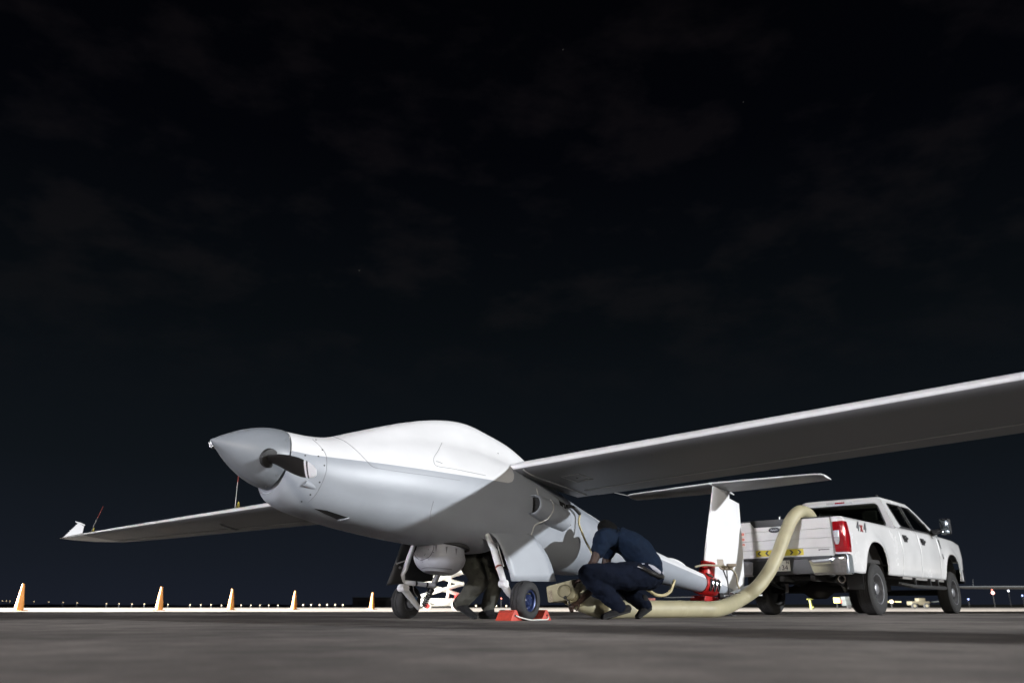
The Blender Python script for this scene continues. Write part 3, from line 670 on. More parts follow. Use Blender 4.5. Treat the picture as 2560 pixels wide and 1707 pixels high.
# chassis: post, axle, wheels, towing tongue
foot = AM @ B(4.78, .0, .84)
wobj('post', MB().tube([foot, Vector((foot.x, foot.y, .10))], [.045, .045], 18), mat('post_white', (.72, .72, .72), .4))
wobj('top_plate', MB().box((-.20, -.11, 0), (.20, .11, .012), Matrix.Translation((foot.x, foot.y, foot.z - .012))), gear_white)
axd = L3
for k in (-.30, .30):
    c = Vector((foot.x, foot.y, .085)) + T3 * .10 + axd * k
    w_ = wobj('dolly_wheel', MB().lathe([(-.03, .05), (-.032, .075), (-.02, .085), (.02, .085), (.032, .075), (.03, .05)], axisM(c, axd), 28), rubber)
    wobj('wheel_hub', MB().lathe([(-.034, .05), (.034, .05)], axisM(c, axd), 20), steel, w_)
c0 = Vector((foot.x, foot.y, .085)) + T3 * .10
wobj('axle', MB().tube([c0 - axd * .33, c0 + axd * .33], .014, 10), steel)
wobj('axle_beam', MB().box((-.26, -.03, -.02), (.26, .03, .02), axisM((foot.x, foot.y, .12), Z3, L3)), darkmetal, bevel=.004)
# stub rollers beside the post and grey drag link running aft under the fin
r0 = AT(1802, 1489, (AM @ B(4.95, .30, 1)).y); r1 = AT(1845, 1488, (AM @ B(5.15, .42, 1)).y)
wobj('roller_bar', MB().tube([r0, r1], .016, 10), steel)
dv = (r1 - r0).normalized()
for c in (r0, r1): wobj('roller', MB().lathe([(-.030, .030), (-.028, .042), (.028, .042), (.030, .030)], axisM(c, dv), 18), rubber)
lk0 = AM @ B(5.0, .16, 1.0); lk1 = AT(1900, 1458, lk0.y + .55); lk2 = AT(1935, 1432, lk0.y + .8)
wobj('drag_link', MB().tube([AT(1828, 1485, lk0.y), AT(1868, 1468, lk0.y + .3), lk1, lk2], [.05, .055, .05, .02], 12, flat=.5), mat('link_grey', (.33, .35, .36), .4, .3, noise=.1, scale=10))
wobj('brace_rod', MB().tube([AT(1735, 1492, foot.y - .3), AT(1660, 1493, foot.y - .9)], .009, 8), steel)
wobj('brace_rod', MB().tube([AT(1835, 1487, foot.y + .2), AT(1905, 1487, foot.y + .6)], .010, 8), mat('post_white', (.72, .72, .72), .4))
wobj('brace_block', MB().box((-.10, -.05, -.05), (.10, .05, .05), Matrix.Translation(AT(1832, 1500, foot.y + .15))), gear_white, bevel=.02)
# cradle on a forked post, with its cable, standing beside the fin
cY = (AM @ B(5.0, .40, 1.2)).y
cradle = thing('cable_cradle', 'bent brown metal cradle on a forked post in front of the white tail fin', 'cradle', Matrix.Translation((AT(1822, 1490, cY).x, cY, 0)))
CI = cradle.matrix_world.inverted()
def cobj(name, mb, m, parent=cradle, **k):
    mb.v = [CI @ Vector(q) for q in mb.v]; return obj(name, mb, m, parent, **k)
tan_m = mat('cradle_tan', (.27, .215, .155), .55, noise=.2, scale=20)
prof_px = [(1792, 1397), (1794, 1408), (1799, 1418), (1807, 1423), (1815, 1421), (1819, 1414)]
top_ = [AT(u, v, cY) for u, v in prof_px]; dep = Vector((.10, .02, .0)); dep2 = Vector((-.02, .12, 0))
saddle = bez(top_, 5)
mb = MB().rings([[q, q + Vector((.105, .05, 0)), q + Vector((.105, .056, -.008)), q + Vector((0, .006, -.008))] for q in saddle])
cobj('saddle', mb, tan_m, smooth=True)
cobj('arm_plate', MB().box((-.005, -.05, -.02), (.115, .06, .02), Matrix.Translation(AT(1819, 1412, cY + .02))), tan_m, bevel=.004)
cobj('post', MB().tube([AT(1808, 1424, cY), AT(1819, 1452, cY), AT(1823, 1486, cY), AT(1825, 1512, cY)], .011, 10), darkmetal)
cobj('fork', MB().tube([AT(1817, 1424, cY + .03), AT(1819, 1452, cY)], .009, 10), darkmetal)
cobj('foot', MB().lathe([(0, .09), (.008, .09), (.010, .015)], Matrix.Translation((AT(1825, 1512, cY).x, cY, 0)), 20), darkmetal)
cobj('post', MB().tube([AT(1825, 1510, cY), Vector((AT(1825, 1512, cY).x, cY, .005))], .011, 10), darkmetal)
cab = mat('cable_tan', (.33, .29, .20), .6)
cobj('cable', MB().tube(bez([AT(1738, 1416, cY - .35), AT(1760, 1412, cY - .28), AT(1790, 1413, cY - .02), AT(1815, 1416, cY + .03), AT(1832, 1425, cY), AT(1842, 1442, cY), AT(1843, 1458, cY), AT(1848, 1470, cY + .1)], 6), .014, 8), cab)

# ================================================================== CHOCKS, ROPE, TORCH
def chock(sgn, label):
    # wedge in the body's heading: tall side faces the tyre
    c = Vector((WN.x, WN.y, 0)) + T3 * sgn * .150
    M = Matrix(((T3.x * sgn, L3.x, 0, c.x), (T3.y * sgn, L3.y, 0, c.y), (0, 0, 1, 0), (0, 0, 0, 1)))
    o = thing('wheel_chock', label, 'chock', M)
    pf = [(.140, .0), (.130, .012), (.085, .092), (.062, .096), (.050, .086), (.032, .052), (.006, .020), (-.02, .004), (-.02, 0)]
    obj('wedge', MB().prism([(x, -.12, z) for x, z in pf], (0, .20, 0)), chock_red, o, bevel=.004)
    obj('rope_hole', MB().lathe([(-.001, .010), (.003, .009)], axisM((.075, .081, .045), (0, 1, 0)), 12), void, o)
    obj('grip_ridge', MB().box((.086, -.10, .070), (.096, .06, .090)), mat('chock_dark', (.36, .035, .018), .6), o)
    return o, M
c1, M1 = chock(-1, 'orange-red wedge chock ahead of the blue-rimmed wheel, rope through its side')
c2, M2 = chock(1, 'orange-red wedge chock behind the blue-rimmed wheel, beside the torch')
q1, q2 = M1 @ Vector((.075, .088, .045)), M2 @ Vector((.05, .09, .012))
rp = bez([q1, q1.lerp(q2, .12) + L3 * .02 - Z3 * .014, Vector((q1.lerp(q2, .35).x, q1.lerp(q2, .35).y, .007)) + L3 * .05, Vector((q1.lerp(q2, .7).x, q1.lerp(q2, .7).y, .007)) + L3 * .03, Vector((q2.x, q2.y, .008)) + L3 * .015, M2 @ Vector((.09, .088, .03))], 6)
tag(obj('chock_rope', MB().tube(rp, .006, 8), rope_mat), 'thin white rope tying the two orange-red chocks together', 'rope')
tY = 8.35; tl = GU(1338, tY)
tor = thing('torch', 'silver and black torch lying on the concrete next to the chocked wheel', 'torch', axisM((tl.x, tl.y, .020), (-1, .12, 0)))
obj('battery_tube', MB().lathe([(-.088, .014), (-.085, .016), (.0, .016), (.002, .013)], Matrix.Identity(4), 18), black, tor)
obj('torch_head', MB().lathe([(.0, .013), (.01, .016), (.03, .0165), (.032, .013), (.045, .013), (.047, .018), (.085, .0195), (.088, .016)], Matrix.Identity(4), 20), steel, tor)

# ================================================================== HOSE and its nozzle box
hose_m = mat('hose_cream', (.36, .325, .205), .55, noise=.12, scale=5)
tb = hose_m.node_tree
HR = .098
TKA = R(41.7); TD = Vector((math.sin(TKA), math.cos(TKA), 0)); TL = Vector((-math.cos(TKA), math.sin(TKA), 0))     # truck forward, truck left
RW = GU(2185, 13.5) ; TO = RW + TL * .865                                                                      # rear axle midpoint on the ground
TMX = Matrix(((TD.x, TL.x, 0, TO.x), (TD.y, TL.y, 0, TO.y), (0, 0, 1, 0), (0, 0, 0, 1))); TI = TMX.inverted()
def onback(u, v, xx):                              # pixel -> point on the plane x = xx of the truck frame
    o = TI @ CO; d = TI.to_3x3() @ ray(u, v); k = (xx - o.x) / d.x; return TMX @ (o + d * k)
def gz(u, Y, z): q = GU(u, Y); return Vector((q.x, q.y, z))
hp_ = [onback(2030, 1300, -.55), onback(2018, 1283, -.85), onback(1998, 1279, -1.18), onback(1978, 1300, -1.40), onback(1959, 1345, -1.54), onback(1941, 1392, -1.70),
       onback(1920, 1432, -1.92), onback(1890, 1470, -2.22), onback(1848, 1499, -2.58), gz(1797, 10.75, HR + .006), gz(1735, 10.4, HR), gz(1650, 10.05, HR), gz(1570, 9.75, HR), gz(1505, 9.5, HR), AT(1466, 1510, 9.36), AT(1440, 1499, 9.24), AT(1420, 1486, 9.14)]
path = bez(hp_, 14)
hose = thing('air_hose', 'thick cream corrugated hose running from the pickup bed down to the wheel area', 'hose', Matrix.Translation((path[150].x, path[150].y, 0)))
HI = hose.matrix_world.inverted()
# resample evenly and add shallow corrugation
L = [0]
for a, b_ in zip(path, path[1:]): L.append(L[-1] + (b_ - a).length)
def along(d):
    for i in range(len(L) - 1):
        if L[i + 1] >= d: return path[i].lerp(path[i + 1], (d - L[i]) / max(1e-6, L[i + 1] - L[i]))
    return path[-1]
stepl = .0125; npt = int(L[-1] / stepl)
pts = [HI @ along(i * stepl) for i in range(npt + 1)]
rad = [HR * (1.0 + (.016 if i % 2 else -.016)) * (1.03 if abs(i * stepl - 5.2) < .03 else 1) for i in range(npt + 1)]
obj('hose_tube', MB().tube(pts, rad, 28), hose_m, hose, angle=60)
# nozzle box: flattened cream box with an oval mesh inlet
bm_ = mat('nozzle_cream', (.40, .37, .25), .6, noise=.2, scale=9, bump=.15, bscale=90)
nb0 = AT(1432, 1458, 8.52); 
cn = [AT(1365, 1465, 8.98), AT(1436, 1446, 9.08), AT(1447, 1494, 9.10), AT(1370, 1507, 8.98)]
off = Vector((.10, .20, .0))
box = obj('nozzle_box', MB(), bm_, hose) if False else None
mbx = MB().rings([[HI @ q for q in cn], [HI @ (q + off) for q in cn]]); box = obj('nozzle_box', mbx, bm_, hose, bevel=.018)
cc = (cn[0] * .42 + cn[1] * .58 + cn[2] * .58 + cn[3] * .42) / 2; nn = (cn[1] - cn[0]).cross(cn[2] - cn[1]).normalized()
if nn.y > 0: nn = -nn
ux = (cn[1] - cn[0]).normalized(); uz = nn.cross(ux)
Mo = Matrix(((ux.x, uz.x, nn.x, cc.x), (ux.y, uz.y, nn.y, cc.y), (ux.z, uz.z, nn.z, cc.z), (0, 0, 0, 1)))
el = lambda r_, h_: [HI @ (Mo @ Vector((.075 * r_ * math.cos(2 * math.pi * j / 28), .060 * r_ * math.sin(2 * math.pi * j / 28), h_))) for j in range(28)]
obj('inlet_rim', MB().rings([el(1.15, -.004), el(1.12, .010), el(1.0, .012), el(.96, .002)], False), mat('nozzle_dark', (.19, .175, .11), .6), box)
obj('inlet_mesh', MB().rings([el(.97, -.002), el(.95, .004)]), mat('mesh_tan', (.36, .33, .22), .8, bump=.8, bscale=500), box)
pl = [cn[0].lerp(cn[1], .04).lerp(cn[3].lerp(cn[2], .04), .28), cn[0].lerp(cn[1], .17).lerp(cn[3].lerp(cn[2], .17), .28), cn[0].lerp(cn[1], .17).lerp(cn[3].lerp(cn[2], .17), .97), cn[0].lerp(cn[1], .04).lerp(cn[3].lerp(cn[2], .04), .97)]
obj('rating_sticker', MB().prism([HI @ (q + nn * .002) for q in pl], HI.to_3x3() @ (nn * .002)), mat('sticker_pale', (.42, .36, .27), .6, noise=.5, scale=60), box, smooth=False)
obj('nozzle_neck', MB().tube([HI @ q for q in (cn[1].lerp(cn[2], .5) + off * .5 - ux * .03, AT(1452, 1494, 9.26), AT(1466, 1508, 9.36))], [.085, .092, .10], 20), bm_, hose)

# hanging cables
cable = mat('cable_cream', (.42, .36, .20), .6)
pz = [AM @ q for q in (hit(1414, 1266, .01), hit(1424, 1272, .05), hit(1439, 1289, .06))]
cb = thing('ground_cable', 'tan cable hanging from the filler hatch on the fuselage flank to the crouching person', 'cable', Matrix.Translation(pz[0]))
BI = cb.matrix_world.inverted()
py = pz[2].y
cpts = bez([pz[2], AT(1447, 1306, py - .03), AT(1454, 1328, py - .06), AT(1464, 1352, py - .1), AT(1476, 1374, py - .16), AT(1490, 1400, py - .2)], 6)
obj('cable_lead', MB().tube([BI @ q for q in cpts], .012, 10), cable, cb)
obj('connector_sleeve', MB().tube([BI @ q for q in bez(pz, 6)], .020, 10), black, cb)
l2 = bez([AT(1600, 1462, 9.9), AT(1622, 1475, 9.9), AT(1640, 1486, 9.9), AT(1660, 1487, 9.95), AT(1675, 1478, 10), AT(1682, 1462, 10.05), AT(1686, 1450, 10.1)], 6)
tag(obj('slack_cable', MB().tube(l2, .018, 10), cable), 'yellowish cable drooping in a loop below the tail boom', 'cable')

# ================================================================== PICKUP TRUCK
TK = thing('pickup_truck', 'white crew cab pickup truck with 4x4 decal and yellow chevron sticker on its tailgate', 'pickup truck', TMX)
tw = mat('truck_white', (.64, .635, .63), .24, noise=.10, scale=1.6, coat=.5)
plastic = mat('truck_black_plastic', (.018, .018, .019), .5, bump=.1, bscale=300)
under_m = mat('underbody_dark', (.025, .023, .021), .8, noise=.4, scale=12)
lamp_red = mat('lens_red', (.26, .004, .008), .12, coat=.6)
lamp_clear = mat('lens_clear', (.46, .46, .48), .15, noise=.2, scale=60)
glassm = bpy.data.materials.new('tinted_glass'); glassm.use_nodes = True
t = glassm.node_tree; t.nodes.clear()
o_ = t.nodes.new('ShaderNodeOutputMaterial'); tr = t.nodes.new('ShaderNodeBsdfTransparent'); tr.inputs[0].default_value = (.16, .175, .16, 1)
gl = t.nodes.new('ShaderNodeBsdfGlossy'); gl.inputs['Roughness'].default_value = .03; fr = t.nodes.new('ShaderNodeFresnel'); fr.inputs[0].default_value = 1.5
mx = t.nodes.new('ShaderNodeMixShader'); t.links.new(fr.outputs[0], mx.inputs[0]); t.links.new(tr.outputs[0], mx.inputs[1]); t.links.new(gl.outputs[0], mx.inputs[2]); t.links.new(mx.outputs[0], o_.inputs[0])
WB = 4.47; BR = 1.45; HW = 1.015
yh = smooth_table([(.45, .90), (.60, .955), (.72, .985), (.86, 1.000), (1.0, 1.012), (1.08, 1.015), (1.2, 1.008), (1.35, .990), (1.42, .975), (1.455, .955), (1.5, .93)], 1)
def flare(x, z):
    f = 0
    for xc in (0, WB):
        d = math.hypot((x - xc) / .60, (max(z, .5) - .5) / .70); f = max(f, .028 * math.exp(-((d - .93) / .16) ** 2))
    return f
def zlow(x):
    z = .625 if x > -.6 else .615 + .02 * (-.6 - x)
    for xc in (0, WB):
        q = abs(x - xc) / .545
        if q < 1: z = max(z, .50 + .625 * (1 - q ** 2.6) ** (1 / 2.3))
    return z
def body_side(name, x0, x1, sgn, ztop, parent=TK, m=tw, th=.018):
    xs = set([x0, x1] + [x0 + (x1 - x0) * i / 26 for i in range(27)])
    for xc in (0, WB):
        for i in range(41):
            x = xc + .545 * math.cos(math.pi * i / 40)
            if x0 < x < x1: xs.add(x)
        for x in (xc - .5455, xc + .5455):
            if x0 < x < x1: xs.add(x)
    xs = sorted(xs); nz_ = 22; rows = []
    for x in xs:
        a, b_ = zlow(x), ztop(x); rows.append([Vector((x, sgn * (yh(a + (b_ - a) * k / nz_) + flare(x, a + (b_ - a) * k / nz_)), a + (b_ - a) * k / nz_)) for k in range(nz_ + 1)])
    m_ = MB().rings(rows, False, closed=False)
    o = obj(name, m_, m, parent, recalc=False, angle=50)
    md = o.modifiers.new('thickness', 'SOLIDIFY'); md.thickness = th; md.offset = 1 if sgn < 0 else -1
    return o
def hood_z(x): return 1.455 if x < 3.95 else 1.455 - .035 * (x - 3.95) - .16 * max(0, (x - 4.75)) ** 1.8
for sg in (-1, 1):
    bs = body_side('bed_side', -1.235, 1.395, sg, lambda x: BR)
    body_side('door', 1.412, 2.475, sg, lambda x: 1.475)
    dr = body_side('door', 2.483, 3.70, sg, lambda x: 1.475)
    fd = body_side('fender', 3.708, 5.30, sg, hood_z)
    # rail cap, rear corner post and lamp
    obj('bed_rail', MB().box((-1.235, sg * .76 if sg > 0 else -.955, BR - .03), (1.395, .955 if sg > 0 else -.76, BR + .004)), tw, bs, bevel=.012)
    obj('rail_cap', MB().box((-1.20, min(sg * .77, sg * .90), BR + .003), (1.38, max(sg * .77, sg * .90), BR + .012)), plastic, bs, bevel=.004)
    pm = MB().rings([[(-1.235, sg * .806, z), (-1.262 + .03 * abs(z - 1.15), sg * .83, z), (-1.262 + .03 * abs(z - 1.15), sg * (yh(z) - .05), z), (-1.235, sg * (yh(z) - .006), z), (-1.18, sg * (yh(z) + .0), z), (-1.18, sg * .806, z)] for z in (.80, .9, 1.0, 1.15, 1.3, 1.40, BR)])
    obj('corner_post', pm, tw, bs, bevel=.006)
    def lamp_ring(z, o_):
        w_ = .02 * abs(z - 1.15) / .25
        return [(-1.24, sg * (.812 + o_), z), (-1.285 + o_ + w_ * .6, sg * (.835 + o_), z), (-1.290 + o_ + w_ * .6, sg * (yh(z) - .045), z), (-1.255 + o_ * .4, sg * (yh(z) + .006 - o_ * .2), z), (-1.10, sg * (yh(z) + .010 - o_ * .2), z), (-1.10, sg * .86, z)]
    tl_ = obj('tail_light', MB().rings([lamp_ring(z, o_) for z, o_ in ((.915, .02), (.925, .003), (1.0, 0), (1.15, 0), (1.30, 0), (1.368, .003), (1.378, .02))]), lamp_red, TK, bevel=.008)
    lens = [(sg * .845, 1.045), (sg * .925, 1.045), (sg * .935, 1.075), (sg * .935, 1.245), (sg * .85, 1.245), (sg * .842, 1.10)]
    lens = [(sg * .86, 1.03), (sg * .90, 1.03), (sg * .925, 1.09), (sg * .928, 1.235), (sg * .842, 1.235), (sg * .842, 1.09)]
    obj('reverse_lens', MB().prism([(-1.287, y, z) for y, z in lens], (-.008, 0, 0)), lamp_clear, tl_, bevel=.004)
    obj('lens_bar', MB().box((-1.299, min(sg * .842, sg * .928), 1.128), (-1.294, max(sg * .842, sg * .928), 1.137)), chrome, tl_)
    fr_ = [Vector((-1.296, y, z)) for y, z in lens]; obj('lens_frame', MB().tube(fr_ + [fr_[0]], .004, 6), chrome, tl_)
    obj('side_reflector', MB().box((-1.262, min(sg * .962, sg * .992), 1.03), (-1.258, max(sg * .962, sg * .992), 1.24)), mat('reflector_orange', (.62, .10, .04), .3), tl_)
    # door handles
    for x in (1.62, 2.66):
        h_ = obj('door_handle', MB().box((-.10, -.016, -.022), (.10, .016, .022), Matrix.Translation((x + .04, sg * (yh(1.28) + .022), 1.285))), plastic, TK, bevel=.010)
        obj('handle_cup', MB().prism([(x - .07, sg * (yh(1.28) + .001), 1.34), (x + .14, sg * (yh(1.28) + .001), 1.34), (x + .19, sg * (yh(1.28) + .003), 1.28), (x + .15, sg * (yh(1.22) + .002), 1.22), (x - .02, sg * (yh(1.22) + .002), 1.22), (x - .07, sg * (yh(1.28) + .003), 1.30)], (0, sg * .004, 0)), plastic, h_, smooth=False)
    # fender vent, mirror, step bar
    obj('fender_vent', MB().prism([(3.80, sg * (yh(1.38) + .001), 1.385), (3.87, sg * (yh(1.38) + .001), 1.385), (3.93, sg * (yh(1.0) + .001), 1.02), (3.88, sg * (yh(1.0) + .001), 1.02)], (0, sg * .008, 0)), plastic, fd, smooth=False)
    mi = obj('side_mirror', MB().box((-.06, -.095, -.15), (.06, .095, .155), Matrix.Translation((3.52, sg * 1.24, 1.60))), plastic, TK, bevel=.045)
    obj('mirror_glass', MB().box((-.004, -.078, -.09), (.004, .078, .105), Matrix.Translation((3.458, sg * 1.24, 1.63))), mat('mirror_face', (.10, .115, .12), .12, .8), mi, bevel=.003)
    obj('spot_mirror', MB().box((-.004, -.078, -.035), (.004, .078, .035), Matrix.Translation((3.458, sg * 1.24, 1.495))), mat('mirror_face', (.10, .115, .12), .12, .8), mi, bevel=.003)
    obj('mirror_arm', MB().tube([(3.60, sg * .955, 1.50), (3.56, sg * 1.06, 1.515), (3.53, sg * 1.15, 1.54)], [.065, .05, .04], 12), plastic, mi)
    obj('mirror_lamp', MB().lathe([(-.004, .022), (.004, .02)], axisM((3.455, sg * 1.20, 1.495), (-1, 0, 0)), 14), mat('chrome', (.8, .8, .8)), mi)
    sb = obj('step_bar', MB().tube([(1.62, sg * .80, .52), (1.70, sg * .98, .47), (2.0, sg * 1.0, .465), (3.6, sg * 1.0, .465), (3.80, sg * .98, .47), (3.86, sg * .80, .52)], .042, 14, flat=.8), mat('step_dark', (.05, .05, .05), .45, .3, noise=.3, scale=10), TK)
    for x in (1.95, 2.85, 3.35): obj('step_bracket', MB().box((x - .03, min(sg * .80, sg * 1.0), .48), (x + .03, max(sg * .80, sg * 1.0), .62)), darkmetal, sb)
    obj('rocker_trim', MB().box((1.40, min(sg * .90, sg * .955), .585), (3.92, max(sg * .90, sg * .955), .628)), mat('rocker_grey', (.22, .21, .20), .6), TK, bevel=.01)
    # wheel house liner
    for xc in (0, WB):
        rr = [[(xc + .56 * math.cos(a), sg * y, .50 + .64 * math.sin(a)) for a in [math.pi * i / 16 for i in range(17)]] for y in (.93, .52)]
        obj('wheel_house', MB().rings(rr, False, closed=False), under_m, TK, recalc=False)
# tailgate with pressed ribs
tg = MB(); gz_ = [.835, .86, .985, .993, 1.001, 1.13, 1.138, 1.146, 1.27, 1.278, 1.286, 1.41, BR - .008]
def gx(z):
    for g_ in (.993, 1.138, 1.278):
        if abs(z - g_) < .002: return -1.254
    return -1.268
tgo = obj('tailgate', MB().rings([[(gx(z), y, z) for y in (-.80, .80)] + [(-1.20, .80, z), (-1.20, -.80, z)] for z in gz_]), tw, TK, bevel=0)
obj('tailgate_cap', MB().box((-1.276, -.80, BR - .010), (-1.19, .80, BR + .012)), plastic, tgo, bevel=.006)
cap = [(-.10, BR + .010), (.52, BR + .010), (.50, BR - .02), (.44, BR - .10), (-.06, BR - .10), (-.09, BR - .06)]
obj('tailgate_trim', MB().prism([(-1.270, y, z) for y, z in cap], (-.012, 0, 0)), plastic, tgo, bevel=.003)
ov = lambda r_, x: [(x, .10 + .100 * r_ * math.cos(2 * math.pi * j / 32), 1.298 + .043 * r_ * math.sin(2 * math.pi * j / 32)) for j in range(32)]
em = obj('oval_emblem', MB().rings([ov(1.0, -1.266), ov(1.0, -1.277), ov(.9, -1.279)]), mat('emblem_dark', (.012, .014, .03), .25, coat=.5), tgo)
obj('emblem_ring', MB().tube([Vector(q) for q in ov(.96, -1.279)] + [Vector(ov(.96, -1.279)[0])], .0045, 6), chrome, em)
obj('emblem_script', MB().tube(bez([(-1.281, .165, 1.292), (-1.281, .15, 1.312), (-1.281, .135, 1.288), (-1.281, .115, 1.303), (-1.281, .095, 1.288), (-1.281, .075, 1.303), (-1.281, .045, 1.296)], 5), .0042, 6), chrome, em)
yl = mat('sticker_yellow', (.62, .50, .02), .5, noise=.1, scale=12); ink = mat('sticker_black', (.012, .012, .012), .5)
s0y, s1y, s0z, s1z = .455, -.335, .905, .978
stk = obj('chevron_sticker', MB().box((-1.2705, s1y, s0z - .012), (-1.2688, s0y, s1z + .012)), yl, tgo)
for k in range(6):
    yc = .39 - .131 * k - (.0 if k < 3 else .0); d = 1 if k < 3 else -1
    pts_ = [(yc - d * .030, s1z), (yc + d * .004, s1z), (yc + d * .040, (s0z + s1z) / 2), (yc + d * .004, s0z), (yc - d * .030, s0z), (yc + d * .006, (s0z + s1z) / 2)]
    obj('chevron', MB().prism([(-1.2707, y, z) for y, z in pts_], (-.0012, 0, 0)), ink, stk, smooth=False)
obj('model_badge', MB().box((-1.274, -.745, .955), (-1.268, -.60, .972)), mat('badge_grey', (.16, .16, .16), .3, .6), tgo, bevel=.003)
obj('model_badge_ring', MB().lathe([(0, .014), (.005, .012)], axisM((-1.269, -.585, .960), (-1, 0, 0)), 14), mat('badge_grey', (.16, .16, .16), .3, .6), tgo)
rd = mat('label_red', (.60, .10, .06), .6); lw = mat('label_white', (.70, .66, .62), .6)
for i, (za, zb) in enumerate(((1.235, 1.285), (1.155, 1.20), (1.075, 1.112))):
    lb = obj('warning_label', MB().box((-1.2705, .625, za - .006), (-1.2688, .735, zb + .006)), lw, tgo)
    obj('label_print', MB().box((-1.272, .635, za + .004), (-1.2706, .725, zb - .004)), rd, lb)
    for k in range(2 - i // 2): obj('label_line', MB().box((-1.2728, .645, za + .012 + .013 * k), (-1.2721, .715, za + .016 + .013 * k)), lw, lb)
# text marks
def text(name, body, size, M, m, parent, ext=.002, shear=0, bold=0):
    c = bpy.data.curves.new(name, 'FONT'); c.body = body; c.size = size; c.extrude = ext; c.align_x = 'CENTER'; c.align_y = 'CENTER'; c.shear = shear; c.offset = bold
    o = bpy.data.objects.new(name, c); COL.objects.link(o)
    me = bpy.data.meshes.new_from_object(o.evaluated_get(bpy.context.evaluated_depsgraph_get())); bpy.data.objects.remove(o)
    me.materials.append(m); me.transform(M); q = bpy.data.objects.new(name, me); COL.objects.link(q); q.parent = parent; return q
sideM = lambda x, z, y: axisM((x, -(yh(z) + .006), z), (0, -1, .05), (1, 0, 0))
dk = mat('decal_grey', (.09, .095, .10), .4)
text('decal_four', '4', .20, sideM(-.66, 1.325, 0), dk, TK, .003, .25, .008)
text('decal_x', 'x', .20, sideM(-.50, 1.325, 0), mat('decal_red', (.20, .015, .015), .4), TK, .0032, .1, .009)
text('decal_four', '4', .20, sideM(-.34, 1.325, 0), dk, TK, .003, .25, .008)
# rear bumper: two chrome wings, black middle with number plate
def bump_ring(y, ex=0):
    k = max(0, (abs(y) - .80) / .22); xo = -1.40 + .12 * k ** 2
    return [(xo + .10, y, .885), (xo + .015, y, .885), (xo, y, .865), (xo - .006, y, .80), (xo + .012, y, .735), (xo + .02, y, .70), (xo + .035, y, .62), (xo + .07, y, .585), (xo + .12, y, .585), (xo + .12, y, .70)]
for sg in (-1, 1):
    ys = [.47, .52, .60, .70, .80, .86, .92, .97, 1.0, 1.02]; rs_ = []
    for i, y in enumerate(ys):
        rg = [Vector(q) for q in bump_ring(y)]
        if i == 0: rg = [Vector((q.x + .0, q.y + .06 * (.885 - q.z) / .3 - .03, q.z if q.z < .86 else q.z - .05)) for q in rg]
        if y < .82: rg = [Vector((q.x, q.y, min(q.z, .825))) for q in rg]
        rs_.append([Vector((q.x, sg * q.y, q.z)) for q in rg])
    bw = obj('rear_bumper', MB().rings(rs_), chrome, TK, angle=30)
    obj('bumper_wrap', MB().rings([[(x, sg * (1.018 - .01), .885), (x, sg * 1.026, .86), (x, sg * 1.026, .62), (x, sg * 1.01, .59), (x, sg * .97, .60), (x, sg * .97, .88)] for x in (-1.30, -1.16, -1.12)]), mat('bumper_grey', (.22, .24, .25), .3, .4), bw, bevel=.01)
    obj('parking_sensor', MB().lathe([(0, .020), (.004, .018)], axisM((-1.398, sg * .80, .775), (-1, 0, 0)), 14), plastic, bw)
obj('bumper_pad', MB().box((-1.385, -.80, .825), (-1.25, .80, .865)), plastic, TK, bevel=.01)
obj('bumper_centre', MB().box((-1.37, -.50, .60), (-1.30, .50, .83)), plastic, TK, bevel=.01)
pl_ = obj('number_plate', MB().box((-1.382, -.14, .655), (-1.372, .20, .815)), mat('plate_white', (.68, .67, .63), .45, noise=.08, scale=20), TK, bevel=.004)
pM = lambda y, z: axisM((-1.383, y, z), (-1, 0, 0), (0, -1, 0))
text('plate_digits', '9134', .108, pM(.0, .705), ink, pl_, .001, 0, .0)
text('plate_letter', 'N', .062, pM(-.105, .783), ink, pl_, .001, 0, .001)
obj('tow_hitch', MB().box((-1.40, -.04, .50), (-1.0, .04, .58)), darkmetal, TK, bevel=.006)
# cab: pillars, glazing, roof
def holed(name, outer, holes, depth, m, parent):
    bm = bmesh.new(); loops = []
    for lp in [outer] + holes:
        vs = [bm.verts.new(q) for q in lp]; loops.append(vs)
        for i in range(len(vs)): bm.edges.new((vs[i], vs[(i + 1) % len(vs)]))
    bmesh.ops.triangle_fill(bm, edges=bm.edges[:], use_beauty=True)
    d = Vector(depth)
    for vs in loops[1:]:
        nv = [bm.verts.new(v.co + d) for v in vs]
        for i in range(len(vs)): bm.faces.new((vs[i], vs[(i + 1) % len(vs)], nv[(i + 1) % len(vs)], nv[i]))
    me = bpy.data.meshes.new(name); bm.to_mesh(me); bm.free(); me.materials.append(m)
    o = bpy.data.objects.new(name, me); COL.objects.link(o); o.parent = parent; return o
def rnd(poly, r=.05, n=4):
    out = []; P = [Vector(p) for p in poly]; L_ = len(P)
    for i in range(L_):
        a, b_, c = P[i - 1], P[i], P[(i + 1) % L_]; d0 = (a - b_); d1 = (c - b_); r0 = min(r, d0.length * .45, d1.length * .45)
        s_, e_ = b_ + d0.normalized() * r0, b_ + d1.normalized() * r0
        for k in range(n + 1): q = k / n; out.append((1 - q) ** 2 * s_ + 2 * q * (1 - q) * b_ + q * q * e_)
    return out
ZB_, ZT_ = 1.47, 1.985
def sidept(sg, x, z): k = (z - ZB_) / (ZT_ - ZB_); return Vector((x, sg * (.945 - .205 * k), z))
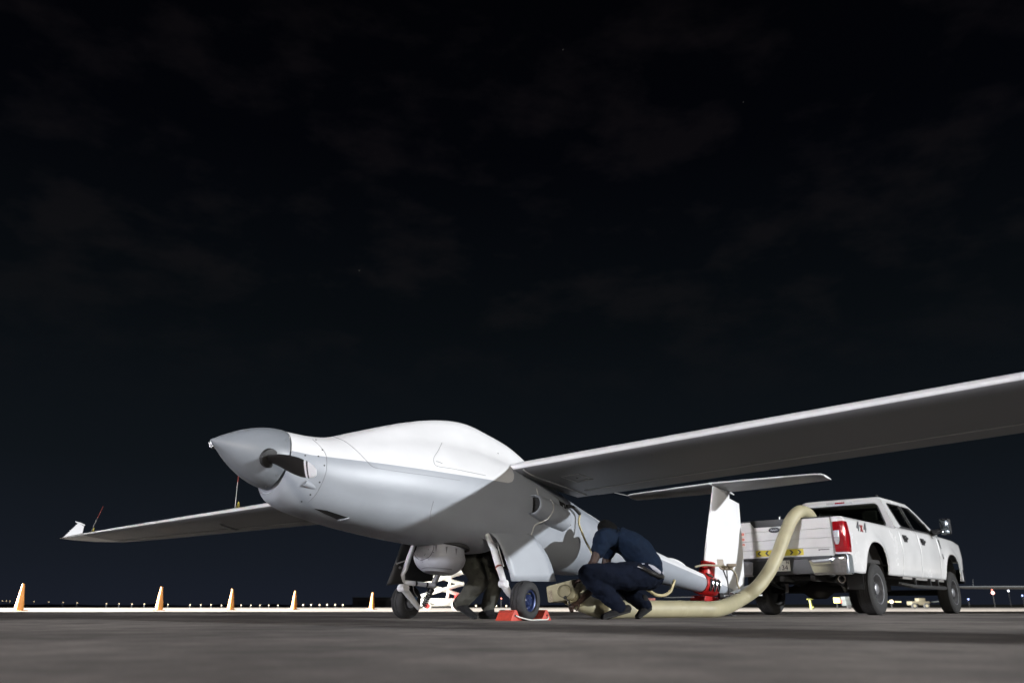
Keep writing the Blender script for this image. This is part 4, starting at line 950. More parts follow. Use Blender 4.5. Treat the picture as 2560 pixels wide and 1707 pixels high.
for sg in (-1, 1):
    outer = [sidept(sg, 1.40, ZB_), sidept(sg, 4.02, ZB_), sidept(sg, 3.75, 1.60), sidept(sg, 3.34, 1.84), sidept(sg, 3.02, 1.985), sidept(sg, 1.47, 1.985)]
    h1 = rnd([sidept(sg, 1.74, 1.505), sidept(sg, 2.42, 1.490), sidept(sg, 2.42, 1.935), sidept(sg, 1.66, 1.925)], .07)
    h2 = rnd([sidept(sg, 2.50, 1.490), sidept(sg, 3.62, 1.485), sidept(sg, 3.50, 1.60), sidept(sg, 3.20, 1.80), sidept(sg, 2.95, 1.93), sidept(sg, 2.50, 1.935)], .06)
    cf = holed('cab_side', outer, [h1, h2], (0, -sg * .022, 0), tw, TK)
    for h_ in (h1, h2): obj('side_glass', MB().add([q + Vector((0, -sg * .018, 0)) for q in h_], [tuple(range(len(h_)))]), glassm, cf, smooth=False, recalc=False)
    obj('window_trim', MB().tube([q + Vector((0, sg * .003, 0)) for q in h1 + [h1[0]]], .009, 6), plastic, cf)
    obj('window_trim', MB().tube([q + Vector((0, sg * .003, 0)) for q in h2 + [h2[0]]], .009, 6), plastic, cf)
    bp = [sidept(sg, 2.405, 1.49), sidept(sg, 2.515, 1.49), sidept(sg, 2.515, 1.935), sidept(sg, 2.405, 1.935)]
    obj('door_pillar', MB().prism([q + Vector((0, sg * .002, 0)) for q in bp], (0, sg * .004, 0)), plastic, cf, smooth=False)
    obj('belt_moulding', MB().box((1.66, min(sg * .938, sg * .966), 1.470), (3.66, max(sg * .938, sg * .966), 1.488)), plastic, cf, bevel=.004)
def backpt(y, z): k = (z - ZB_) / (ZT_ - ZB_); return Vector((1.40 + .07 * k, y * (.945 - .205 * k), z))
outer = [Vector((1.398, -.93, .85)), Vector((1.398, .93, .85)), backpt(1, ZB_), backpt(1, ZT_), backpt(-1, ZT_), backpt(-1, ZB_)]
hole = rnd([backpt(-.86, 1.50), backpt(.86, 1.50), backpt(.86, 1.905), backpt(-.86, 1.905)], .07)
cbk = holed('cab_back', outer, [hole], (.02, 0, 0), tw, TK)
obj('rear_glass', MB().add([q + Vector((.016, 0, 0)) for q in hole], [tuple(range(len(hole)))]), glassm, cbk, smooth=False, recalc=False)
obj('glass_seal', MB().tube([q + Vector((-.003, 0, 0)) for q in hole + [hole[0]]], .014, 6), plastic, cbk)
# windscreen
ws = [Vector((4.02, .93, ZB_)), Vector((4.02, -.93, ZB_)), Vector((3.02, -.74, 1.985)), Vector((3.02, .74, 1.985))]
wh = rnd([ws[0].lerp(ws[2], .06), ws[1].lerp(ws[3], .06), ws[2].lerp(ws[0], .06), ws[3].lerp(ws[1], .06)], .06)
cw = holed('windscreen_frame', ws, [wh], (-.01, 0, -.02), tw, TK); obj('windscreen', MB().add([q + Vector((-.008, 0, -.016)) for q in wh], [tuple(range(len(wh)))]), glassm, cw, smooth=False, recalc=False)
rl = lambda i, z: rnd([(1.47 + i, -.74 + i, z), (3.02 - i * .6, -.74 + i, z), (3.02 - i * .6, .74 - i, z), (1.47 + i, .74 - i, z)], .10, 5)
roof = obj('roof', MB().rings([rl(-.004, 1.975), rl(-.006, 1.99), rl(.008, 2.012), rl(.05, 2.032), rl(.14, 2.045), rl(.3, 2.052)]), tw, TK, angle=60)
hb = obj('brake_light', MB().box((1.452, -.24, 1.945), (1.475, .24, 1.985)), mat('brake_housing', (.42, .42, .42), .3), TK, bevel=.006)
obj('brake_lens', MB().box((1.446, -.10, 1.950), (1.454, .08, 1.980)), lamp_red, hb, bevel=.003)
obj('roof_antenna', MB().tube([(1.56, -.66, 2.02), (1.545, -.66, 2.06), (1.53, -.66, 2.065)], [.028, .022, .008], 10), black, roof)
# seats seen through the glass
for x in (1.95, 2.95):
    for y in (-.40, .40):
        st_ = obj('seat', MB().box((-.08, -.25, 0), (.08, .25, .62), Matrix.Translation((x, y, 1.02)) @ Matrix.Rotation(R(-10), 4, 'Y')), mat('seat_fabric', (.16, .15, .13), .9), TK, bevel=.05)
        obj('headrest', MB().box((-.05, -.13, 0), (.05, .13, .19), Matrix.Translation((x - .12, y, 1.64))), mat('seat_fabric', (.16, .15, .13), .9), st_, bevel=.04)
# bonnet, front and floor
obj('bonnet', MB().rings([[(x, -.93 + (x - 3.95) * .02, hood_z(x) - .01), (x, -.80, hood_z(x) + .035), (x, -.4, hood_z(x) + .055), (x, .4, hood_z(x) + .055), (x, .80, hood_z(x) + .035), (x, .93 - (x - 3.95) * .02, hood_z(x) - .01), (x, .9, hood_z(x) - .06), (x, -.9, hood_z(x) - .06)] for x in (3.92, 4.2, 4.6, 4.9, 5.1, 5.27)]), tw, TK)
fg = obj('grille', MB().box((5.22, -.80, .75), (5.36, .80, 1.30)), chrome, TK, bevel=.03)
for sg in (-1, 1): obj('headlight', MB().box((5.15, min(sg * .66, sg * .96), 1.0), (5.33, max(sg * .66, sg * .96), 1.30)), lamp_clear, TK, bevel=.03)
fb = MB().rings([[(5.30 - .14 * (abs(y) / 1.0) ** 3, y, .58), (5.46 - .16 * (abs(y) / 1.0) ** 3, y, .62), (5.46 - .16 * (abs(y) / 1.0) ** 3, y, .82), (5.30 - .14 * (abs(y) / 1.0) ** 3, y, .86)] for y in [-1.02 + 2.04 * i / 16 for i in range(17)]])
obj('front_bumper', fb, chrome, TK)
obj('floor_pan', MB().box((1.30, -.90, .62), (5.1, .90, .70)), under_m, TK)
obj('bed_floor', MB().box((-1.22, -.90, .80), (1.36, .90, .86)), under_m, TK)
obj('dashboard', MB().box((3.40, -.88, 1.0), (3.95, .88, 1.46)), plastic, TK, bevel=.05)
for sg in (-1, 1):
    obj('bed_inner_wall', MB().box((-1.20, min(sg * .77, sg * .80), .86), (1.36, max(sg * .77, sg * .80), BR)), under_m, TK)
    obj('frame_rail', MB().box((-1.28, sg * .44 - .035, .50), (5.0, sg * .44 + .035, .66)), under_m, TK)
    obj('leaf_spring', MB().tube(bez([(-.72, sg * .56, .55), (-.35, sg * .56, .45), (0, sg * .56, .42), (.35, sg * .56, .46), (.75, sg * .56, .58)], 4), .035, 8, flat=.6), darkmetal, TK)
    obj('mud_flap', MB().box((-.60, min(sg * .70, sg * .96), .38), (-.585, max(sg * .70, sg * .96), .62)), plastic, TK)
    obj('shock_absorber', MB().tube([(-.12, sg * .50, .36), (-.28, sg * .40, .78)], [.03, .035], 10), mat('shock_pale', (.35, .34, .32), .5, .2), TK)
ra = obj('rear_axle', MB().tube([(0, -.80, .40), (0, -.25, .40), (0, -.12, .40), (0, .12, .40), (0, .25, .40), (0, .80, .40)], [.055, .06, .15, .15, .06, .055], 16), under_m, TK)
obj('front_axle', MB().tube([(WB, -.80, .40), (WB, .80, .40)], .055, 12), under_m, TK)
obj('spare_wheel', MB().lathe([(-.11, .16), (-.12, .34), (-.09, .39), (.09, .39), (.12, .34), (.11, .16)], axisM((-.78, .05, .66), (0, 0, 1)), 30), rubber, TK)
obj('drive_shaft', MB().tube([(.15, 0, .42), (2.6, 0, .52)], .045, 12), darkmetal, TK)
obj('exhaust_pipe', MB().tube(bez([(.9, -.42, .55), (.3, -.52, .66), (-.35, -.60, .60), (-.70, -.66, .545), (-.98, -.76, .53)], 6), .045, 14, cap=False), mat('exhaust_rust', (.20, .17, .14), .5, .6, noise=.4, scale=20), TK)
obj('exhaust_tip', MB().lathe([(-.10, .045), (-.10, .055), (.03, .057), (.03, .050), (-.06, .046)], axisM((-.98, -.76, .53), (-.78, -.62, -.06)), 20, cap=False), mat('exhaust_rust', (.2, .17, .14)), TK)
obj('exhaust_bore', MB().lathe([(.0, .049), (.002, .001)], axisM((-.98, -.76, .53), (-.78, -.62, -.06)), 18), void, TK)
obj('fuel_tank', MB().box((1.0, .35, .42), (2.6, .75, .62)), under_m, TK, bevel=.04)
obj('transfer_case', MB().box((2.2, -.25, .40), (3.0, .25, .66)), under_m, TK, bevel=.06)
def twheel(x, sg):
    Mx = axisM((x, sg * .865, .40), (0, sg, 0)); tp = [(-.11, .235), (-.125, .27), (-.13, .33), (-.118, .375), (-.09, .395)]
    for i in range(5):
        a = -.08 + .036 * i; tp += [(a, .40), (a + .024, .40), (a + .026, .392), (a + .034, .392)]
    tp += [(.09, .398), (.118, .378), (.130, .34), (.128, .29), (.122, .26), (.112, .235)]
    w = obj('wheel', MB().lathe(tp, Mx, 56, cap=False), mat('truck_tyre', (.022, .0215, .021), .8, noise=.35, scale=9, bump=.3, bscale=120), TK)
    rm_ = mat('wheel_silver', (.26, .26, .27), .42, .6, noise=.25, scale=14)
    rim = obj('rim', MB().lathe([(.105, .236), (.116, .236), (.112, .222), (.05, .212), (-.005, .205), (-.012, .192), (.020, .155), (.035, .115), (.04, .095), (.085, .085), (.10, .06), (.102, .001)], Mx, 48, cap=False), rm_, w)
    for k in range(8):
        a = 2 * math.pi * k / 8; c_ = Vector((.170 * math.cos(a), .170 * math.sin(a), .006))
        obj('rim_hole', MB().rings([[Mx @ (c_ + Vector((math.cos(a) * math.cos(q) * .022 - math.sin(a) * math.sin(q) * .032, math.sin(a) * math.cos(q) * .022 + math.cos(a) * math.sin(q) * .032, h_ + .86 * (-.022 * math.cos(q))))) for q in [2 * math.pi * j / 14 for j in range(14)]] for h_ in (-.012, .007)]), void, rim)
        b_ = a + math.pi / 8; obj('wheel_nut', MB().lathe([(.035, .012), (.062, .010)], Mx @ Matrix.Translation((.108 * math.cos(b_), .108 * math.sin(b_), 0)), 6), chrome, rim)
    obj('hub_back', MB().lathe([(-.11, .235), (-.06, .22), (-.05, .001)], Mx, 32, cap=False), under_m, w)
for x in (0, WB):
    for sg in (-1, 1): twheel(x, sg)
# cooling unit standing in the bed
cu = thing('air_conditioning_unit', 'black air conditioning unit standing in the pickup bed behind the hose', 'air conditioner', TMX @ Matrix.Translation((-.05, .1, .862)))
obj('housing', MB().box((-.45, -.58, 0), (.95, .42, .60)), plastic, cu, bevel=.03)
obj('lid_dome', MB().lathe([(0, .17), (.03, .165), (.055, .12), (.06, .01)], Matrix.Translation((.1, -.36, .60)), 24), mat('dome_white', (.62, .62, .6), .5), cu)
obj('duct_collar', MB().tube([(-.50, .12, .52), (-.30, .12, .50)], .115, 24), darkmetal, cu)
obj('handle_bar', MB().tube([(-.1, -.54, .60), (-.1, -.54, .66), (.4, -.54, .66), (.4, -.54, .60)], .014, 8), black, cu)
obj('valve_stem', MB().tube([(-.30, .30, .60), (-.30, .30, .74)], .010, 8), steel, cu); obj('valve_wheel', MB().lathe([(-.006, .03), (.006, .03)], axisM((-.30, .30, .74), (0, 0, 1)), 12), black, cu)

# ================================================================== PEOPLE
BODY = 1.06
def soft_mesh(name, tubes, m, parent, voxel=.012, smooth=6, wrinkle=0., wscale=.12, inv=None):
    mb = MB()
    for tb_ in tubes:
        pts, rad = tb_[0], tb_[1]; fl = tb_[2] if len(tb_) > 2 else 1.0; up = tb_[3] if len(tb_) > 3 else None
        pts = [Vector(q) for q in pts]; rad = [q * BODY for q in rad]; pts2 = bez(pts, 5) if len(pts) > 2 else [pts[0].lerp(pts[1], k / 6) for k in range(7)]
        n0 = len(pts) - 1; rr = []
        for i in range(len(pts2)):
            f = i / (len(pts2) - 1) * n0; k = min(int(f), n0 - 1); rr.append(rad[k] + (rad[k + 1] - rad[k]) * (f - k))
        d0 = (pts2[0] - pts2[1]).normalized(); d1 = (pts2[-1] - pts2[-2]).normalized()
        pre = [(pts2[0] + d0 * rr[0] * s_, rr[0] * c_) for s_, c_ in ((.95, .25), (.8, .58), (.45, .88))]
        post = [(pts2[-1] + d1 * rr[-1] * s_, rr[-1] * c_) for s_, c_ in ((.45, .88), (.8, .58), (.95, .25))]
        P_ = [q for q, r_ in pre] + pts2 + [q for q, r_ in post]; R_ = [r_ for q, r_ in pre] + rr + [r_ for q, r_ in post]
        mb.tube(P_, R_, 18, True, fl, up)
    if inv is not None: mb.v = [inv @ q for q in mb.v]
    me = bpy.data.meshes.new(name + '_raw'); me.from_pydata([tuple(q) for q in mb.v], [], mb.f); finish(me, False)
    o = bpy.data.objects.new(name + '_raw', me); COL.objects.link(o)
    r_ = o.modifiers.new('r', 'REMESH'); r_.mode = 'VOXEL'; r_.voxel_size = voxel
    sm = o.modifiers.new('s', 'SMOOTH'); sm.factor = .5; sm.iterations = smooth
    if wrinkle:
        tx = bpy.data.textures.new(name + '_w', 'CLOUDS'); tx.noise_scale = wscale; tx.noise_depth = 2
        dm = o.modifiers.new('d', 'DISPLACE'); dm.texture = tx; dm.strength = wrinkle; dm.mid_level = .5
    ev = bpy.data.meshes.new_from_object(o.evaluated_get(bpy.context.evaluated_depsgraph_get())); bpy.data.objects.remove(o)
    for f in ev.polygons: f.use_smooth = True
    ev.materials.clear(); ev.materials.append(m); ev.name = name
    q = bpy.data.objects.new(name, ev); COL.objects.link(q); q.parent = parent
    return q
def hand_tubes(wrist, hd, nrm, thumb_side, curl=.6, spread=.02, k=1.0):
    hd = Vector(hd).normalized(); nrm = Vector(nrm); nrm = (nrm - hd * nrm.dot(hd)).normalized(); sd = hd.cross(nrm) * thumb_side
    w = Vector(wrist); kn = w + hd * .095 * k
    out = [([w, w + hd * .05 * k, kn], [.024 * k, .036 * k, .038 * k], .45, nrm)]
    for i, ln_ in enumerate((.070, .080, .074, .058)):
        b_ = kn + sd * (.031 - .0205 * i) * k - hd * .01; p_ = [b_]; d = hd.copy()
        for j, f in enumerate((.45, .32, .25)):
            d = (d * math.cos(curl * (.7 + .25 * j)) - nrm * math.sin(curl * (.7 + .25 * j))).normalized()
            p_.append(p_[-1] + d * ln_ * f * k)
        out.append((p_, [.0095 * k, .009 * k, .0085 * k, .0075 * k]))
    t0 = w + hd * .03 * k + sd * .028 * k; d = (hd * .6 + sd * .75 - nrm * .25).normalized(); t1 = t0 + d * .04 * k; d2 = (hd * .85 + sd * .1 - nrm * .5).normalized(); t2 = t1 + d2 * .03 * k; t3 = t2 + d2 * .024 * k
    out.append(([t0, t1, t2, t3], [.013 * k, .011 * k, .010 * k, .008 * k]))
    return out
skin = mat('skin_dark', (.034, .018, .012), .5, spec=.3, noise=.15, scale=30)
hairm = mat('hair_black', (.004, .004, .004), .9, spec=.1, bump=.6, bscale=300)
navy = mat('shirt_navy', (.0055, .0115, .025), .9, spec=.12, noise=.2, scale=14, bump=.35, bscale=26)
navy2 = mat('trousers_navy', (.0040, .0062, .0135), .95, spec=.1, noise=.25, scale=14, bump=.4, bscale=30)
# --- crouching worker
P1 = thing('person', 'person in navy shirt and trousers squatting over the cream hose nozzle', 'person', Matrix.Translation((AT(1560, 1517, 8.97).x, 8.97, 0)), 'ground crew')
PI_ = P1.matrix_world.inverted()
NY = Vector((0, 1, 0))
DY = .72
A_ = lambda u, v, Y: AT(u, v, Y + DY)
neck = A_(1528, 1336, 8.34); headc = A_(1519, 1331, 8.40)
shN = A_(1509, 1348, 8.13); shF = A_(1532, 1338, 8.56)
elN = A_(1484, 1404, 8.06); wrN = A_(1458, 1446, 8.26)
elF = A_(1506, 1448, 8.56); wrF = A_(1447, 1504, 8.36)
pel = A_(1617, 1434, 8.29); wst = A_(1612, 1404, 8.28); mid = A_(1582, 1367, 8.28); che = A_(1545, 1347, 8.33)
hipN = A_(1606, 1438, 8.17); kneN = A_(1469, 1435, 8.02); ankN = A_(1545, 1514, 8.08)
hipF = A_(1610, 1440, 8.42); kneF = A_(1512, 1436, 8.66); ankF = A_(1610, 1510, 8.46)
fdir = Vector((-.75, .25, -.60)).normalized()          # where the face looks
hN = hand_tubes(wrN, (A_(1437, 1455, 8.32) - wrN), Vector((-.3, -.3, .9)), 1, .55)
tool_c = A_(1425, 1511, 8.31)
hF = hand_tubes(wrF, (A_(1430, 1513, 8.31) - wrF), Vector((-.2, -.5, .8)), -1, .85)
eyes = []
fr = fdir.cross(Vector((0, 0, 1))).normalized(); fu = fr.cross(fdir)
body_t = [([neck, headc], [.058, .062]), ([headc - fu * .02, headc + fu * .035], [.082, .088]), ([headc + fdir * .03 - fu * .06, headc + fdir * .045 - fu * .095], [.058, .040]),
          ([headc + fdir * .088, headc + fdir * .112 - fu * .030], [.014, .017]), ([headc + fr * .085, headc + fr * .090 - fu * .03], [.018, .014]), ([headc - fr * .085, headc - fr * .090 - fu * .03], [.018, .014]),
          ([headc + fdir * .083 - fu * .062 + fr * .02, headc + fdir * .083 - fu * .062 - fr * .02], [.010, .010]),
          ([pel, wst, mid, che, neck], [.10, .10, .105, .10, .06], 1.25, NY), ([che, shN, elN], [.06, .058, .040]), ([elN, elN.lerp(wrN, .4), wrN], [.042, .043, .028]),
          ([che, shF, elF], [.06, .058, .042]), ([elF, elF.lerp(wrF, .35), wrF], [.042, .044, .028]),
          ([pel, hipN, kneN], [.08, .08, .055]), ([kneN, ankN], [.055, .04]), ([pel, hipF, kneF], [.08, .08, .055]), ([kneF, ankF], [.055, .04])] + hN + hF
pb = soft_mesh('body', body_t, skin, P1, .008, 3, inv=PI_)
for s_ in (-1, 1):
    c_ = PI_ @ (headc + fdir * .080 + fr * .034 * s_ + fu * .004); obj('eye', MB().lathe([(.011 * math.sin(R(a)), .011 * math.cos(R(a))) for a in (-80, -40, 0, 40, 80)], axisM(c_, fdir), 12), mat('eye_white', (.6, .6, .58), .3), pb)
hair_t = [([headc + fu * .02 - fdir * .02, headc + fu * .055 - fdir * .015], [.098, .090]), ([headc - fdir * .035, headc - fdir * .03 - fu * .05], [.088, .075])]
soft_mesh('hair', hair_t, hairm, pb, .010, 2, inv=PI_)
shirt_t = [([wst + Vector((.03, 0, -.055)), wst + Vector((.01, 0, .0)), mid, che, che.lerp(neck, .55)], [.150, .148, .150, .132, .085], 1.36, NY),
           ([che.lerp(shN, .2), shN, shN.lerp(elN, .34), shN.lerp(elN, .50)], [.108, .100, .086, .078]), ([che.lerp(shF, .2), shF, shF.lerp(elF, .4)], [.092, .085, .074]),
           ([A_(1590, 1392, 8.2), A_(1640, 1420, 8.26)], [.05, .045]), ([shN, che, shF], [.085, .10, .085])]
soft_mesh('shirt', shirt_t, navy, P1, .010, 3, .040, .13, inv=PI_)
soft_mesh('undershirt', [([A_(1606, 1411, 8.09), A_(1630, 1418, 8.07), A_(1648, 1430, 8.12)], [.022, .026, .022]), ([A_(1620, 1416, 8.34), A_(1648, 1430, 8.34)], [.05, .05])], mat('undershirt_grey', (.30, .30, .34), .9), P1, .010, 4, inv=PI_)
tro_t = [([A_(1624, 1432, 8.20), A_(1620, 1442, 8.29), A_(1622, 1436, 8.40)], [.125, .135, .125]), ([hipN + Vector((.02, 0, 0)), hipN.lerp(kneN, .5) - Vector((0, 0, .012)), kneN], [.146, .136, .100]), ([kneN, kneN.lerp(ankN, .45), ankN + Vector((0, 0, .0))], [.100, .094, .074]),
         ([hipF, hipF.lerp(kneF, .5), kneF], [.12, .105, .085]), ([kneF, kneF.lerp(ankF, .5), ankF], [.095, .092, .074]), ([A_(1612, 1418, 8.22), A_(1638, 1440, 8.24)], [.085, .09]), ([A_(1612, 1420, 8.36), A_(1640, 1440, 8.36)], [.085, .09])]
soft_mesh('trousers', tro_t, navy2, P1, .010, 3, .036, .11, inv=PI_)
bl_pts = [A_(1596, 1415, 8.05), A_(1612, 1422, 8.02), A_(1632, 1433, 8.03), A_(1650, 1440, 8.12), A_(1656, 1440, 8.28), A_(1645, 1434, 8.42)]
obj('belt', MB().tube([PI_ @ q for q in bez(bl_pts, 5)], .026, 10, flat=.9), mat('belt_leather', (.014, .013, .012), .35), P1)
def boot(heel, toe, ank, nm='boot'):
    d = (toe - heel).normalized(); 
    b_ = soft_mesh(nm, [([ank + Vector((0, 0, .05)), ank], [.052, .055]), ([heel + Vector((0, 0, .045)) + d * .02, heel.lerp(toe, .5) + Vector((0, 0, .040)), toe + Vector((0, 0, .028)) - d * .03], [.046, .047, .036], .85), ([ank, heel.lerp(toe, .45) + Vector((0, 0, .05))], [.052, .045])], mat('boot_dark', (.010, .010, .0105), .8, spec=.2, noise=.4, scale=20), P1 if nm == 'boot' else P2, .009, 3, .006, .05, inv=PI_ if nm == 'boot' else P2I)
    so = [(heel - d * .0), heel.lerp(toe, .5), toe - d * .01]; inv_ = PI_ if nm == 'boot' else P2I
    obj('sole', MB().tube([inv_ @ (q + Vector((0, 0, .016))) for q in so], [.040, .044, .036], 14, flat=.38), mat('sole_black', (.010, .010, .010), .8), b_)
    return b_
def gr(u, Y, z=0): q = GU(u, Y + DY); return Vector((q.x, q.y, z))
boot(A_(1573, 1531, 8.12), gr(1503, 8.02, -.012), ankN)
boot(A_(1624, 1526, 8.50), gr(1590, 8.38, -.012), ankF)
obj('watch', MB().lathe([(-.012, .036), (.012, .036)], axisM(PI_ @ wrN.lerp(elN, .12), wrN - elN), 18), steel, P1)
# hand tool gripped in the far hand
tl_ = thing('hand_tool', 'shiny metal hand tool with black grip held over the hose nozzle', 'tool', axisM(tool_c, A_(1414, 1494, 8.29) - tool_c))
obj('shank', MB().tube([(0, 0, .0), (0, 0, .07), (0, 0, .085)], [.009, .009, .007], 10), chrome, tl_)
obj('tool_head', MB().lathe([(.078, .012), (.085, .018), (.105, .018), (.108, .012)], Matrix.Identity(4), 14), darkmetal, tl_)
obj('grip', MB().lathe([(-.05, .014), (-.045, .018), (.005, .018), (.01, .012)], Matrix.Identity(4), 14), black, tl_)
# --- second worker bent into the wheel bay
A_ = AT; DY = 0
P2 = thing('person', 'person in dark olive trousers bending up into the open wheel bay between the wheels', 'person', Matrix.Translation((AT(1195, 1517, 8.95).x, 8.95, 0)), 'ground crew')
P2I = P2.matrix_world.inverted()
olive = mat('trousers_olive', (.052, .052, .042), .9, noise=.3, scale=12, bump=.4, bscale=28)
dshirt = mat('shirt_charcoal', (.020, .020, .020), .9, noise=.2, scale=12, bump=.3, bscale=30)
hA, kA, aA = A_(1180, 1408, 9.02), A_(1200, 1452, 8.84), A_(1150, 1510, 8.98)
hB, kB, aB = A_(1196, 1410, 9.22), A_(1238, 1455, 9.10), A_(1222, 1518, 9.10)
pl2 = A_(1178, 1400, 9.12); w2_ = A_(1205, 1392, 9.14); ch2 = A_(1262, 1388, 9.18); nk2 = A_(1284, 1384, 9.20); hd2 = A_(1302, 1386, 9.22)
sA, eA, wA = A_(1256, 1396, 9.02), A_(1285, 1420, 8.98), A_(1290, 1392, 8.92)
sB, eB, wB = A_(1262, 1394, 9.36), A_(1290, 1420, 9.40), A_(1300, 1392, 9.36)
f2 = Vector((.9, .1, .3)).normalized(); r2_ = f2.cross(Vector((0, 0, 1))).normalized(); u2 = r2_.cross(f2)
bt = [([nk2, hd2], [.055, .06]), ([hd2 - u2 * .02, hd2 + u2 * .035], [.08, .086]), ([hd2 + f2 * .03 - u2 * .06, hd2 + f2 * .045 - u2 * .09], [.055, .04]), ([hd2 + f2 * .086, hd2 + f2 * .108 - u2 * .03], [.014, .016]), ([hd2 + r2_ * .085, hd2 + r2_ * .088 - u2 * .03], [.017, .014]), ([hd2 - r2_ * .085, hd2 - r2_ * .088 - u2 * .03], [.017, .014]),
      ([pl2, w2_, ch2, nk2], [.10, .10, .10, .06], 1.2, NY), ([ch2, sA, eA], [.06, .055, .042]), ([eA, wA], [.042, .028]), ([ch2, sB, eB], [.06, .055, .042]), ([eB, wB], [.042, .028]), ([pl2, hA, kA], [.08, .08, .06]), ([kA, aA], [.058, .04]), ([pl2, hB, kB], [.08, .08, .06]), ([kB, aB], [.058, .04])]
bt += hand_tubes(wA, (.2, 0, 1), (-1, 0, .1), 1, .5) + hand_tubes(wB, (.2, 0, 1), (-1, 0, .1), -1, .5)
pb2 = soft_mesh('body', bt, skin, P2, .009, 3, inv=P2I)
soft_mesh('hair', [([hd2 + u2 * .02 - f2 * .02, hd2 + u2 * .055 - f2 * .015], [.096, .088])], hairm, pb2, .011, 2, inv=P2I)
soft_mesh('shirt', [([A_(1196, 1395, 9.13), w2_, ch2, ch2.lerp(nk2, .5)], [.128, .128, .118, .08], 1.4, NY), ([ch2.lerp(sA, .3), sA, sA.lerp(eA, .6)], [.09, .082, .068]), ([ch2.lerp(sB, .3), sB, sB.lerp(eB, .6)], [.09, .082, .068])], dshirt, P2, .012, 4, .022, .14, inv=P2I)
soft_mesh('trousers', [([A_(1184, 1402, 9.02), A_(1178, 1404, 9.12), A_(1184, 1402, 9.22)], [.13, .138, .13]), ([A_(1178, 1400, 9.12), A_(1203, 1393, 9.13)], [.135, .13], 1.2, NY), ([hA, hA.lerp(kA, .5), kA], [.118, .106, .092]), ([kA, kA.lerp(aA, .5), aA + Vector((0, 0, .01))], [.092, .084, .070]),
              ([hB, hB.lerp(kB, .5), kB], [.118, .104, .088]), ([kB, kB.lerp(aB, .5), aB + Vector((0, 0, .01))], [.088, .082, .072]), ([A_(1188, 1425, 9.0), A_(1198, 1432, 8.97)], [.11, .108])], olive, P2, .010, 3, .042, .11, inv=P2I)
boot(A_(1138, 1518, 9.0), gr(1190, 8.85, -.012), aA, 'boot_')
boot(gr(1203, 9.14, .0), gr(1256, 8.98, -.012), aB, 'boot_')
for o in P2.children:
    if o.name.startswith('boot_'): o.name = 'boot'

# ================================================================== FAR APRON
# traffic cones along the edge of the floodlit apron
def cone_proto(Mx, label):
    o = thing('traffic_cone', label, 'traffic cone', Mx, 'row of cones on the floodlit apron')
    om = mat('cone_orange', (.72, .30, .07), .55, noise=.15, scale=6)
    obj('cone_body', MB().lathe([(.02, .155), (.03, .150), (.84, .042), (.875, .040), (.88, .032), (.86, .028)], Matrix.Identity(4), 28), om, o)
    obj('base', MB().box((-.21, -.21, 0), (.21, .21, .03)), om, o, bevel=.012)
    return o
CON = [(48, 28.5, 'tall orange cone standing alone at the end of the cone row'), (398, 33.0, 'tall orange cone, second from the end of the cone row'), (577, 37.0, 'middle cone of the row of five tall orange cones'), (735, 41.0, 'tall orange cone, next to the one beside the far landing wheel'), (930, 46.0, 'tall orange cone beside the far landing wheel with the coil spring')]
for i, (u, Y, lb) in enumerate(CON):
    M_ = Matrix.Translation(GU(u, Y)) @ Matrix.Rotation(R(15 * i), 4, 'Z')
    if i == 0: c0_ = cone_proto(M_, lb)
    else:
        c = c0_.copy(); COL.objects.link(c); c.matrix_world = M_; c['label'] = lb
        for ch in c0_.children:
            d = ch.copy(); COL.objects.link(d); d.parent = c; d.matrix_parent_inverse = ch.matrix_parent_inverse.copy()
# scissor lift
lY = 35.0; lx = GU(1106, lY)
SL = thing('scissor_lift', 'white scissor lift with red chassis standing on the floodlit apron', 'scissor lift', Matrix.Translation(lx) @ Matrix.Rotation(R(4), 4, 'Z'))
lwht = mat('lift_white', (.62, .62, .58), .5); lred = mat('lift_red', (.50, .035, .03), .5)
obj('chassis', MB().box((-.90, -.38, .16), (.80, .38, .46)), lwht, SL, bevel=.03)
obj('end_box', MB().box((.50, -.40, .18), (.93, -.385, .60)), lred, SL, bevel=.004); obj('end_box', MB().box((.56, -.38, .46), (.92, .38, .62)), lred, SL, bevel=.02)
for x in (-.62, .55):
    for y in (-.36, .36): w_ = obj('wheel', MB().lathe([(-.06, .10), (-.06, .155), (-.05, .165), (.05, .165), (.06, .155), (.06, .10)], axisM((x, y, .165), (0, 1, 0)), 24), lwht, SL); obj('wheel_hub', MB().lathe([(-.062, .10), (.062, .10)], axisM((x, y, .165), (0, 1, 0)), 20), lred, w_)
for k in range(4):
    z0 = .58 + .46 * k; z1 = z0 + .46
    for y in (-.30, .24):
        for a, b_ in (((-.82, z0), (.82, z1)), ((-.82, z1), (.82, z0))):
            yy = y + (.0 if a[1] < b_[1] else .07)
            d = Vector((b_[0] - a[0], 0, b_[1] - a[1])); M_ = axisM((a[0], yy, a[1]), d, (0, 0, 1))
            obj('scissor_arm', MB().box((-.06, -.03, -.06), (.06, .03, d.length + .06), M_), lwht, SL, bevel=.01)
    obj('cross_tube', MB().tube([(.82, -.36, z0), (.82, .38, z0)], .03, 10), lwht, SL)
obj('lift_cylinder', MB().tube([(.2, 0, .5), (.35, 0, 1.5)], .05, 12), lwht, SL)
zp = .58 + .46 * 4
obj('platform', MB().box((-.95, -.40, zp), (.95, .40, zp + .10)), lwht, SL, bevel=.01)
gp = [(-.93, -.38), (.93, -.38), (.93, .38), (-.93, .38)]
for h_ in (.55, 1.05):
    obj('guard_rail', MB().tube([(x, y, zp + h_) for x, y in gp + [gp[0]]], .02, 8), lwht, SL)
